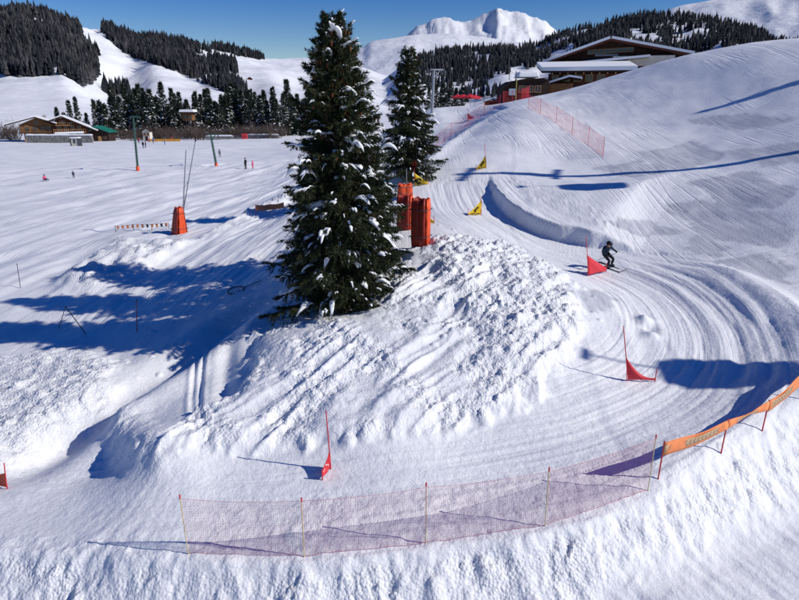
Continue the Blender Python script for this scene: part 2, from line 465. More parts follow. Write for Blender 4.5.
    # bank that falls from the net line towards the lower piste
    k = np.nonzero((y < 26) & (y > -20) & (np.abs(x) < 60))[0]
    if len(k):
        d, s, a, zc = CRESTP.dist(x[k], y[k])
        xx = x[k]; yy = y[k]
        sd = s * d + .08 * perlin(xx / 1.1, yy / 1.1, 51) + .06 * fbm(xx / .35, yy / .35, 2, 52)
        slope = .95 - .12 * sstep(3, 10, xx)
        low = -.88 - .9 * sstep(6.0, 2.0, xx) - .9 * sstep(2, -10, xx) - .05 * np.clip(8 - yy, 0, 30)
        bank = np.minimum(z[k], zc + .02) - slope * np.clip(sd, 0, 9)
        t = sstep(-.15, .25, sd)
        zz = z[k] * (1 - t) + bank * t
        h = .5
        q = np.clip(.5 + .5 * (zz - low) / h, 0, 1)
        zb = low * (1 - q) + zz * q + h * q * (1 - q) * .6
        z[k] = np.where(sd > -.3, np.where(sd > .4, zb, zz), z[k])
        on = sstep(.02, .35, sd) * sstep(-.02, .5, zb - low)
        wx_ = xx + .5 * fbm(xx / 1.2, yy / 1.2, 2, 58); ang = .8 * fbm(wx_ / .8 + yy * .35, yy / 1.1, 4, 54, .6)
        z[k] += on * (.05 * ang + .07 * fbm(xx / 1.6, yy / 1.6, 2, 55))
        rough[k] = np.maximum(rough[k] * (1 - on), on * (.55 + .75 * sstep(-.1, .5, perlin(xx / 1.3, yy / 1.1, 56))))
        rough[k] = np.maximum(rough[k], .3 * np.exp(-((sd + .1) / .35) ** 2) * (xx < 9))
        fl = sstep(.5, -.05, zb - low) * (sd > 1)
        z[k] += fl * .02 * perlin(xx / .25 + yy / .6, yy / 3.0, 57)
    # clods
    k = np.nonzero((rough > .01) & (r < 95))[0]
    if len(k):
        xx = x[k] + .05 * fbm(x[k] / .22, y[k] / .22, 2, 60); yy = y[k] + .05 * fbm(x[k] / .22, y[k] / .22, 2, 61)
        c = .52 * .42 * chunks(xx, yy, .52, 62, .32) + .27 * .75 * chunks(xx + 3, yy, .27, 63, .65) + .15 * .95 * chunks(xx, yy + 7, .15, 64, .85)
        mixd = .55 + .6 * sstep(-.45, .45, fbm(x[k] / 1.3, y[k] / 1.3, 3, 66))
        z[k] += rough[k] * (c * .54 * mixd + .06 * fbm(xx / .5, yy / .5, 4, 65, .62))
    # sparse grain everywhere near
    k = np.nonzero(r < 60)[0]
    if len(k):
        z[k] += .010 * fbm(x[k] / .35, y[k] / .35, 3, 70) * np.clip(1.3 - r[k] / 50, 0, 1)
        sc = lumps(x[k], y[k], .34, 72, .14)
        z[k] += sc * .22 * sstep(.15, .55, perlin(x[k] / 3.1, y[k] / 3.1, 73)) * (r[k] < 40) * (y[k] > 14) * (1 - calm[k])
    if scr:
        sv = np.zeros(z.shape)
        for PL in SCRAPES:
            k = sel(PL, 3)
            if len(k):
                sdv = PL.sdf(x[k], y[k]) + .7 * perlin(x[k] / 3.2, y[k] / 3.2, 80) + .22 * perlin(x[k] / .5, y[k] / .5, 81)
                sv[k] = np.maximum(sv[k], sstep(.16, -.16, sdv))
        luv = np.zeros((len(z), 3), np.float32); lm_ = np.zeros(z.shape)
        k = np.nonzero(TRACK.near(x, y, 6))[0]
        d, s, a, _ = TRACK.dist(x[k], y[k])
        luv[k, 0] = s * d; luv[k, 1] = a; lm_[k] = sstep(4.2, 2.6, d + .8 * perlin(x[k] / 1.5, y[k] / 1.5, 85)) * (.35 + .65 * sstep(-.35, .3, perlin(s * d / 1.3, a / 5.0, 86))) * np.clip(1 - rough[k] * 3, 0, 1)
        return z.reshape(shp), rough.reshape(shp), sv.reshape(shp), luv, lm_
    return z.reshape(shp)
def gz(x, y):
    return float(H(np.array([x]), np.array([y]))[0])
def at(px, py, t0=4.0, t1=700.0):
    """where the ray through a photo pixel meets the ground"""
    r = ray(px, py)
    t = np.geomspace(t0, t1, 1800)
    x = r[0] * t; y = r[1] * t; z = CAM_Z + r[2] * t
    d = z - H(x, y)
    k = int(np.argmax(d < 0))
    if d[k] >= 0: raise ValueError('no ground at %s %s' % (px, py))
    f = d[k - 1] / (d[k - 1] - d[k])
    tt = t[k - 1] + f * (t[k] - t[k - 1])
    X, Y = r[0] * tt, r[1] * tt
    return np.array([X, Y, gz(X, Y)])

# ------------------------------------------------------------------ materials
MATS = {}
def mat(name, col, rough=.7, spec=.3, metal=0.0, vary=.0, vscale=4.0, bump=0.0, bscale=20.0, alpha=None):
    if name in MATS: return MATS[name]
    m = bpy.data.materials.new(name); m.use_nodes = True
    nt = m.node_tree; b = nt.nodes['Principled BSDF']
    b.inputs['Base Color'].default_value = (*col, 1); b.inputs['Roughness'].default_value = rough
    b.inputs['Specular IOR Level'].default_value = spec; b.inputs['Metallic'].default_value = metal
    tc = nt.nodes.new('ShaderNodeTexCoord')
    if vary > 0:
        n = nt.nodes.new('ShaderNodeTexNoise'); n.inputs['Scale'].default_value = vscale; n.inputs['Detail'].default_value = 5
        nt.links.new(tc.outputs['Object'], n.inputs['Vector'])
        r = nt.nodes.new('ShaderNodeValToRGB')
        r.color_ramp.elements[0].position = .3; r.color_ramp.elements[1].position = .7
        r.color_ramp.elements[0].color = (*[c * (1 - vary) for c in col], 1); r.color_ramp.elements[1].color = (*[min(1, c * (1 + vary)) for c in col], 1)
        nt.links.new(n.outputs['Fac'], r.inputs['Fac']); nt.links.new(r.outputs['Color'], b.inputs['Base Color'])
    if bump > 0:
        n2 = nt.nodes.new('ShaderNodeTexNoise'); n2.inputs['Scale'].default_value = bscale; n2.inputs['Detail'].default_value = 6
        nt.links.new(tc.outputs['Object'], n2.inputs['Vector'])
        bp = nt.nodes.new('ShaderNodeBump'); bp.inputs['Strength'].default_value = bump; bp.inputs['Distance'].default_value = .03
        nt.links.new(n2.outputs['Fac'], bp.inputs['Height']); nt.links.new(bp.outputs['Normal'], b.inputs['Normal'])
    MATS[name] = m
    return m

def snow_ground_material():
    m = bpy.data.materials.new('piste_snow'); m.use_nodes = True
    nt = m.node_tree; N = nt.nodes.new; L = nt.links.new
    b = nt.nodes['Principled BSDF']
    b.inputs['Roughness'].default_value = .62; b.inputs['Specular IOR Level'].default_value = .25
    geo = N('ShaderNodeNewGeometry')
    def noise(scale, det=5, vec=None, rough=.55):
        n = N('ShaderNodeTexNoise'); n.inputs['Scale'].default_value = scale; n.inputs['Detail'].default_value = det; n.inputs['Roughness'].default_value = rough
        L(vec if vec else geo.outputs['Position'], n.inputs['Vector']); return n.outputs['Fac']
    # clean white with slightly greyer packed snow in drifting patches
    r = N('ShaderNodeValToRGB')
    r.color_ramp.elements[0].position = .32; r.color_ramp.elements[1].position = .62
    r.color_ramp.elements[0].color = (.74, .76, .79, 1); r.color_ramp.elements[1].color = (.87, .88, .89, 1)
    L(noise(.22, 5), r.inputs['Fac'])
    at_ = N('ShaderNodeAttribute'); at_.attribute_name = 'scraped'
    mx = N('ShaderNodeMix'); mx.data_type = 'RGBA'
    mm = N('ShaderNodeMath'); mm.operation = 'MULTIPLY'
    nn = N('ShaderNodeMapRange'); nn.inputs['From Min'].default_value = .3; nn.inputs['From Max'].default_value = .6; nn.inputs['To Min'].default_value = .45; nn.inputs['To Max'].default_value = 1
    mp = N('ShaderNodeMapping'); mp.inputs['Rotation'].default_value = (0, 0, .7); mp.inputs['Scale'].default_value = (3.0, .35, 1)
    L(geo.outputs['Position'], mp.inputs['Vector'])
    L(noise(1.2, 3, mp.outputs['Vector']), nn.inputs['Value'])
    L(at_.outputs['Fac'], mm.inputs[0]); L(nn.outputs['Result'], mm.inputs[1])
    L(mm.outputs[0], mx.inputs['Factor']); L(r.outputs['Color'], mx.inputs['A']); mx.inputs['B'].default_value = (.50, .52, .57, 1)
    L(mx.outputs['Result'], b.inputs['Base Color'])
    # relief: grain, small crumbs, faint grooming
    a1 = N('ShaderNodeMath'); a1.operation = 'MULTIPLY_ADD'
    L(noise(9, 4, None, .65), a1.inputs[0]); a1.inputs[1].default_value = .6
    mp2 = N('ShaderNodeMapping'); mp2.inputs['Rotation'].default_value = (0, 0, -.35); mp2.inputs['Scale'].default_value = (.35, 4.0, 1)
    L(geo.outputs['Position'], mp2.inputs['Vector'])
    a2 = N('ShaderNodeMath'); a2.operation = 'MULTIPLY'; L(noise(.9, 4, mp2.outputs['Vector']), a2.inputs[0]); a2.inputs[1].default_value = .8
    L(a2.outputs[0], a1.inputs[2])
    bp = N('ShaderNodeBump'); bp.inputs['Strength'].default_value = .5; bp.inputs['Distance'].default_value = .10
    L(a1.outputs[0], bp.inputs['Height'])
    bp2 = N('ShaderNodeBump'); bp2.inputs['Strength'].default_value = .22; bp2.inputs['Distance'].default_value = .02
    L(noise(38, 2), bp2.inputs['Height']); L(bp.outputs['Normal'], bp2.inputs['Normal'])
    vo = N('ShaderNodeTexVoronoi'); vo.inputs['Scale'].default_value = 13; vo.feature = 'F1'; vo.inputs['Randomness'].default_value = 1
    L(geo.outputs['Position'], vo.inputs['Vector'])
    ab = N('ShaderNodeAttribute'); ab.attribute_name = 'broken'
    cm = N('ShaderNodeMath'); cm.operation = 'MULTIPLY'; L(vo.outputs['Distance'], cm.inputs[0]); L(ab.outputs['Fac'], cm.inputs[1])
    b3 = N('ShaderNodeBump'); b3.invert = True; b3.inputs['Strength'].default_value = .55; b3.inputs['Distance'].default_value = .06
    L(cm.outputs[0], b3.inputs['Height']); L(bp2.outputs['Normal'], b3.inputs['Normal'])
    prev = b3
    inv = N('ShaderNodeMath'); inv.operation = 'SUBTRACT'; inv.inputs[0].default_value = 1; inv.use_clamp = True; L(ab.outputs['Fac'], inv.inputs[1])
    al = N('ShaderNodeAttribute'); al.attribute_name = 'lane'
    il = N('ShaderNodeMath'); il.operation = 'SUBTRACT'; il.inputs[0].default_value = 1; il.use_clamp = True; L(al.outputs['Fac'], il.inputs[1])
    pn_ = N('ShaderNodeMapRange'); pn_.inputs['From Min'].default_value = .42; pn_.inputs['From Max'].default_value = .6; L(noise(.13, 3), pn_.inputs['Value'])
    i1_ = N('ShaderNodeMath'); i1_.operation = 'MULTIPLY'; L(inv.outputs[0], i1_.inputs[0]); L(il.outputs[0], i1_.inputs[1])
    i2_ = N('ShaderNodeMath'); i2_.operation = 'MULTIPLY'; L(i1_.outputs[0], i2_.inputs[0]); L(pn_.outputs['Result'], i2_.inputs[1])
    sep = N('ShaderNodeSeparateXYZ'); L(geo.outputs['Position'], sep.inputs[0])
    ym = N('ShaderNodeMapRange'); ym.inputs['From Min'].default_value = 21; ym.inputs['From Max'].default_value = 27; L(sep.outputs['Y'], ym.inputs['Value'])
    i3_ = N('ShaderNodeMath'); i3_.operation = 'MULTIPLY'; L(i2_.outputs[0], i3_.inputs[0]); L(ym.outputs['Result'], i3_.inputs[1])
    openm = i3_
    # edge cuts that follow the race line
    la = N('ShaderNodeAttribute'); la.attribute_name = 'lane_uv'
    for (fx, fy, st, wd, ds) in ((2.4, .06, .24, .04, .03), (6.5, .14, .24, .3, .012)):
        mpl = N('ShaderNodeMapping'); mpl.inputs['Scale'].default_value = (fx, fy, 1); mpl.inputs['Location'].default_value = (fx * 7, 0, fx)
        L(la.outputs['Vector'], mpl.inputs['Vector'])
        nz = N('ShaderNodeTexNoise'); nz.inputs['Scale'].default_value = 1; nz.inputs['Detail'].default_value = 2; L(mpl.outputs['Vector'], nz.inputs['Vector'])
        s1 = N('ShaderNodeMath'); s1.operation = 'SUBTRACT'; L(nz.outputs['Fac'], s1.inputs[0]); s1.inputs[1].default_value = .5
        s2 = N('ShaderNodeMath'); s2.operation = 'ABSOLUTE'; L(s1.outputs[0], s2.inputs[0])
        s3 = N('ShaderNodeMapRange'); s3.interpolation_type = 'SMOOTHSTEP'; s3.inputs['From Max'].default_value = wd; L(s2.outputs[0], s3.inputs['Value'])
        s4 = N('ShaderNodeMath'); s4.operation = 'MULTIPLY'; L(s3.outputs['Result'], s4.inputs[0]); L(al.outputs['Fac'], s4.inputs[1])
        bl = N('ShaderNodeBump'); bl.inputs['Strength'].default_value = st; bl.inputs['Distance'].default_value = ds
        L(s4.outputs[0], bl.inputs['Height']); L(prev.outputs['Normal'], bl.inputs['Normal']); prev = bl
    for (ang, sx, sy, st, wd) in ((.55, .70, .025, .42, .018), (-.25, .5, .02, .42, .014), (1.2, .7, .03, .36, .016)):
        mpx = N('ShaderNodeMapping'); mpx.inputs['Rotation'].default_value = (0, 0, ang); mpx.inputs['Scale'].default_value = (sx, sy, 0); mpx.inputs['Location'].default_value = (ang * 31, ang * 17, 0)
        L(geo.outputs['Position'], mpx.inputs['Vector'])
        nz = N('ShaderNodeTexNoise'); nz.inputs['Scale'].default_value = 1; nz.inputs['Detail'].default_value = 1.5; L(mpx.outputs['Vector'], nz.inputs['Vector'])
        s1 = N('ShaderNodeMath'); s1.operation = 'SUBTRACT'; L(nz.outputs['Fac'], s1.inputs[0]); s1.inputs[1].default_value = .5
        s2 = N('ShaderNodeMath'); s2.operation = 'ABSOLUTE'; L(s1.outputs[0], s2.inputs[0])
        s3 = N('ShaderNodeMapRange'); s3.interpolation_type = 'SMOOTHSTEP'; s3.inputs['From Min'].default_value = 0; s3.inputs['From Max'].default_value = wd; L(s2.outputs[0], s3.inputs['Value'])
        s4 = N('ShaderNodeMath'); s4.operation = 'MULTIPLY'; L(s3.outputs['Result'], s4.inputs[0]); L(openm.outputs[0], s4.inputs[1])
        bx_ = N('ShaderNodeBump'); bx_.inputs['Strength'].default_value = st; bx_.inputs['Distance'].default_value = .05
        L(s4.outputs[0], bx_.inputs['Height']); L(prev.outputs['Normal'], bx_.inputs['Normal']); prev = bx_
    L(prev.outputs['Normal'], b.inputs['Normal'])
    return m
M_GROUND = snow_ground_material()
M_HILL = mat('mountain_snow', (.80, .82, .85), .7, .2, vary=.06, vscale=.02, bump=.55, bscale=.006)
for _nd in M_HILL.node_tree.nodes:
    if _nd.type == 'BUMP': _nd.inputs['Distance'].default_value = 40.0
def _rock():
    nt = M_HILL.node_tree; N = nt.nodes.new; L = nt.links.new; b = nt.nodes['Principled BSDF']
    src = b.inputs['Base Color'].links[0].from_socket
    g = N('ShaderNodeNewGeometry'); sn = N('ShaderNodeSeparateXYZ'); L(g.outputs['True Normal'], sn.inputs[0]); sp_ = N('ShaderNodeSeparateXYZ'); L(g.outputs['Position'], sp_.inputs[0])
    nz = N('ShaderNodeTexNoise'); nz.inputs['Scale'].default_value = .009; nz.inputs['Detail'].default_value = 6; nz.inputs['Roughness'].default_value = .7; L(g.outputs['Position'], nz.inputs['Vector'])
    a = N('ShaderNodeMath'); a.operation = 'MULTIPLY_ADD'; L(nz.outputs['Fac'], a.inputs[0]); a.inputs[1].default_value = .9; L(sn.outputs['Z'], a.inputs[2])
    m1 = N('ShaderNodeMapRange'); m1.inputs['From Min'].default_value = 1.18; m1.inputs['From Max'].default_value = 1.08; L(a.outputs[0], m1.inputs['Value'])
    m2 = N('ShaderNodeMapRange'); m2.inputs['From Min'].default_value = 950; m2.inputs['From Max'].default_value = 1250; L(sp_.outputs['Z'], m2.inputs['Value'])
    mm = N('ShaderNodeMath'); mm.operation = 'MULTIPLY'; L(m1.outputs['Result'], mm.inputs[0]); L(m2.outputs['Result'], mm.inputs[1])
    mx = N('ShaderNodeMix'); mx.data_type = 'RGBA'; L(mm.outputs[0], mx.inputs['Factor']); L(src, mx.inputs['A']); mx.inputs['B'].default_value = (.30, .31, .34, 1)
    L(mx.outputs['Result'], b.inputs['Base Color'])
_rock()
M_SNOW = mat('clean_snow', (.84, .86, .88), .6, .25, bump=.3, bscale=6)

# ------------------------------------------------------------------ mesh helpers
def link(o, parent=None):
    COL.objects.link(o)
    if parent is not None: o.parent = parent
    return o
def grid_mesh(name, X, Y, Z, material):
    ny, nx = X.shape
    me = bpy.data.meshes.new(name)
    co = np.column_stack([X.ravel(), Y.ravel(), Z.ravel()]).astype(np.float32)
    me.vertices.add(len(co)); me.vertices.foreach_set('co', co.ravel())
    i = np.arange(ny * nx).reshape(ny, nx)
    q = np.stack([i[:-1, :-1], i[:-1, 1:], i[1:, 1:], i[1:, :-1]], -1).reshape(-1, 4).astype(np.int32)
    me.loops.add(q.size); me.loops.foreach_set('vertex_index', q.ravel())
    me.polygons.add(len(q)); me.polygons.foreach_set('loop_start', np.arange(0, q.size, 4, dtype=np.int32))
    me.polygons.foreach_set('use_smooth', np.ones(len(q), bool))
    me.update(calc_edges=True); me.validate()
    me.materials.append(material)
    return me
def tri_mesh(name, V, F, mats, midx=None, smooth=False):
    V = np.asarray(V, np.float32); F = np.asarray(F, np.int32)
    me = bpy.data.meshes.new(name)
    me.vertices.add(len(V)); me.vertices.foreach_set('co', V.ravel())
    me.loops.add(F.size); me.loops.foreach_set('vertex_index', F.ravel())
    me.polygons.add(len(F)); me.polygons.foreach_set('loop_start', np.arange(0, F.size, F.shape[1], dtype=np.int32))
    if smooth: me.polygons.foreach_set('use_smooth', np.ones(len(F), bool))
    for m in (mats if isinstance(mats, (list, tuple)) else [mats]): me.materials.append(m)
    if midx is not None: me.polygons.foreach_set('material_index', np.asarray(midx, np.int32))
    me.update(calc_edges=True); me.validate()
    return me
def props(o, label=None, cat=None, group=None, kind=None):
    if label: o['label'] = label
    if cat: o['category'] = cat
    if group: o['group'] = group
    if kind: o['kind'] = kind
    return o
def empty(name, loc, label, cat, group=None, rz=0.0):
    o = bpy.data.objects.new(name, None); link(o)
    o.empty_display_size = .2
    o.location = tuple(loc); o.rotation_euler = (0, 0, rz)
    return props(o, label, cat, group)

class MB:
    def __init__(s): s.V = []; s.F = []; s.S = []
    def add(s, V, F, smooth=False):
        n = len(s.V); s.V += [tuple(map(float, v)) for v in V]; s.F += [tuple(i + n for i in f) for f in F]; s.S += [smooth] * len(F); return s
    def box(s, c, d, rz=0.0, taper=1.0, rx=0.0):
        cx, cy, cz_ = c; a, b, h = d[0] / 2, d[1] / 2, d[2] / 2
        V = []
        for z, k in ((-h, 1.0), (h, taper)):
            for sx, sy in ((-1, -1), (1, -1), (1, 1), (-1, 1)): V.append(Vector((sx * a * k, sy * b * k, z)))
        R = Matrix.Rotation(rz, 3, 'Z') @ Matrix.Rotation(rx, 3, 'X')
        V = [R @ v + Vector((cx, cy, cz_)) for v in V]
        return s.add(V, [(3, 2, 1, 0), (4, 5, 6, 7), (0, 1, 5, 4), (1, 2, 6, 5), (2, 3, 7, 6), (3, 0, 4, 7)])
    def tube(s, pts, rad, n=8, caps=True):
        pts = [Vector(p) for p in pts]
        rad = rad if isinstance(rad, (list, tuple)) else [rad] * len(pts)
        V = []; F = []
        for i, p in enumerate(pts):
            t = (pts[min(i + 1, len(pts) - 1)] - pts[max(i - 1, 0)]).normalized()
            up = Vector((0, 0, 1)) if abs(t.z) < .9 else Vector((1, 0, 0))
            a = t.cross(up).normalized(); b = t.cross(a)
            for k in range(n):
                an = 2 * math.pi * k / n
                V.append(p + (a * math.cos(an) + b * math.sin(an)) * rad[i])
        for i in range(len(pts) - 1):
            for k in range(n):
                F.append((i * n + k, i * n + (k + 1) % n, (i + 1) * n + (k + 1) % n, (i + 1) * n + k))
        s.add(V, F, n > 4)
        if caps: s.add([V[k] for k in range(n)], [tuple(range(n))]); s.add([V[(len(pts) - 1) * n + k] for k in range(n)], [tuple(range(n - 1, -1, -1))])
        return s
    def prism(s, poly, thick):
        """polygon of 3-D points extruded by the vector thick"""
        n = len(poly); t = Vector(thick)
        A = [Vector(p) for p in poly]; V = A + [a + t for a in A]
        F = [tuple(range(n - 1, -1, -1)), tuple(range(n, 2 * n))] + [(i, (i + 1) % n, n + (i + 1) % n, n + i) for i in range(n)]
        return s.add(V, F)
    def sheet(s, G, thick):
        """grid of points (rows of equal length) turned into a sheet with thickness along its normals"""
        G = [[Vector(p) for p in row] for row in G]; R, C = len(G), len(G[0])
        top = []; bot = []
        for i in range(R):
            for j in range(C):
                du = G[i][min(j + 1, C - 1)] - G[i][max(j - 1, 0)]; dv = G[min(i + 1, R - 1)][j] - G[max(i - 1, 0)][j]
                n = du.cross(dv); n = n.normalized() if n.length > 1e-9 else Vector((0, 0, 1))
                top.append(G[i][j] + n * thick / 2); bot.append(G[i][j] - n * thick / 2)
        q = lambda i, j: i * C + j
        F = []
        for i in range(R - 1):
            for j in range(C - 1):
                F.append((q(i, j), q(i, j + 1), q(i + 1, j + 1), q(i + 1, j))); m = R * C
                F.append((m + q(i + 1, j), m + q(i + 1, j + 1), m + q(i, j + 1), m + q(i, j)))
        ring = [q(0, j) for j in range(C)] + [q(i, C - 1) for i in range(1, R)] + [q(R - 1, j) for j in range(C - 2, -1, -1)] + [q(i, 0) for i in range(R - 2, 0, -1)]
        for a, b in zip(ring, ring[1:] + ring[:1]): F.append((a, R * C + a, R * C + b, b))
        return s.add(top + bot, F, True)
    def build(s, name, material, parent=None, bevel=0.0):
        me = bpy.data.meshes.new(name)
        me.from_pydata(s.V, [], s.F); me.update()
        me.polygons.foreach_set('use_smooth', s.S)
        for m in (material if isinstance(material, (list, tuple)) else [material]): me.materials.append(m)
        o = bpy.data.objects.new(name, me)
        if bevel > 0:
            md = o.modifiers.new('bevel', 'BEVEL'); md.width = bevel; md.segments = 2; md.limit_method = 'ANGLE'
        return link(o, parent)

# ------------------------------------------------------------------ ground sheet
def axis_lines(lo, a, b, hi, fine, g=1.045):
    mid = np.arange(a, b + fine / 2, fine)
    up = []; v = mid[-1]; st = fine
    while v < hi: st = min(st * g, 14.0); v += st; up.append(v)
    dn = []; v = mid[0]; st = fine
    while v > lo: st = min(st * g, 14.0); v -= st; dn.append(v)
    return np.array(dn[::-1] + list(mid) + up)
xs = axis_lines(-470, -10.5, 12.5, 470, .047, 1.02)
ys = axis_lines(-200, 9.2, 22.5, 470, .047, 1.0135)
GX, GY = np.meshgrid(xs, ys)
GZ, GR, GS, GL, GM = H(GX, GY, scr=True)
me = grid_mesh('snow_ground', GX, GY, GZ, M_GROUND)
at_s = me.attributes.new('scraped', 'FLOAT', 'POINT'); at_s.data.foreach_set('value', GS.ravel().astype(np.float32))
at_l = me.attributes.new('lane_uv', 'FLOAT_VECTOR', 'POINT'); at_l.data.foreach_set('vector', GL.ravel())
at_m = me.attributes.new('lane', 'FLOAT', 'POINT'); at_m.data.foreach_set('value', GM.astype(np.float32))
at_r = me.attributes.new('broken', 'FLOAT', 'POINT'); at_r.data.foreach_set('value', np.clip(GR, 0, 1).ravel().astype(np.float32))
ground = link(bpy.data.objects.new('snow_ground', me)); props(ground, 'groomed white ski piste with a banked race course cut into it', 'ground', kind='structure')
print('ground', GX.shape)

# ------------------------------------------------------------------ hills
raz = np.radians(np.concatenate([np.linspace(-100, -42, 40), np.linspace(-40, 40, 500), np.linspace(42, 100, 40)]))
rr = np.geomspace(400, 13000, 210)
RA, RR = np.meshgrid(raz, rr)
HX = RR * np.sin(RA); HY = RR * np.cos(RA)
HZ = hills_z(HX, HY)
HZ = np.maximum(HZ, -12) - 1.2 * sstep(680, 600, RR)
hills = link(bpy.data.objects.new('hills', grid_mesh('hills', HX, HY, HZ, M_HILL)))
props(hills, 'snow covered hills and a white alpine summit under blue sky', 'hills', kind='structure')

# ------------------------------------------------------------------ conifers
M_BARK = mat('spruce_bark', (.085, .06, .045), .9, .2, vary=.35, vscale=5, bump=.6, bscale=14)
def foliage_mat(name, c1, c2, c3):
    m = bpy.data.materials.new(name); m.use_nodes = True
    nt = m.node_tree; b = nt.nodes['Principled BSDF']; N = nt.nodes.new; L = nt.links.new
    b.inputs['Roughness'].default_value = .65; b.inputs['Specular IOR Level'].default_value = .2
    tc = N('ShaderNodeTexCoord'); n = N('ShaderNodeTexNoise'); n.inputs['Scale'].default_value = 2.3; n.inputs['Detail'].default_value = 6; n.inputs['Roughness'].default_value = .7
    L(tc.outputs['Object'], n.inputs['Vector'])
    r = N('ShaderNodeValToRGB'); e = r.color_ramp.elements
    e[0].position = .33; e[0].color = (*c1, 1); e[1].position = .55; e[1].color = (*c2, 1)
    x = e.new(.72); x.color = (*c3, 1)
    L(n.outputs['Fac'], r.inputs['Fac']); L(r.outputs['Color'], b.inputs['Base Color'])
    return m
M_NEEDLE = foliage_mat('spruce_needles', (.018, .028, .012), (.038, .048, .019), (.075, .064, .028))
M_NEEDLE2 = foliage_mat('dark_needles', (.018, .028, .020), (.030, .042, .028), (.045, .050, .032))
M_CONE = mat('spruce_cone', (.16, .065, .03), .8, .2, vary=.3, vscale=8)
M_TWIG = mat('bare_twigs', (.11, .085, .075), .9, .1, vary=.3, vscale=1.5)
M_FOREST = mat('forest_conifers', (.021, .024, .029), .9, .05, vary=.5, vscale=.06)
M_FOREST2 = mat('forest_snowy_trees', (.056, .056, .060), .9, .05, vary=.5, vscale=.05)

_bm = bmesh.new(); bmesh.ops.create_icosphere(_bm, subdivisions=2, radius=1.0); _bm.verts.ensure_lookup_table()
ICO_V = np.array([v.co[:] for v in _bm.verts]); ICO_F = np.array([[v.index for v in f.verts] for f in _bm.faces]); _bm.free()
_bm = bmesh.new(); bmesh.ops.create_icosphere(_bm, subdivisions=1, radius=1.0); _bm.verts.ensure_lookup_table()
ICO1_V = np.array([v.co[:] for v in _bm.verts]); ICO1_F = np.array([[v.index for v in f.verts] for f in _bm.faces]); _bm.free()

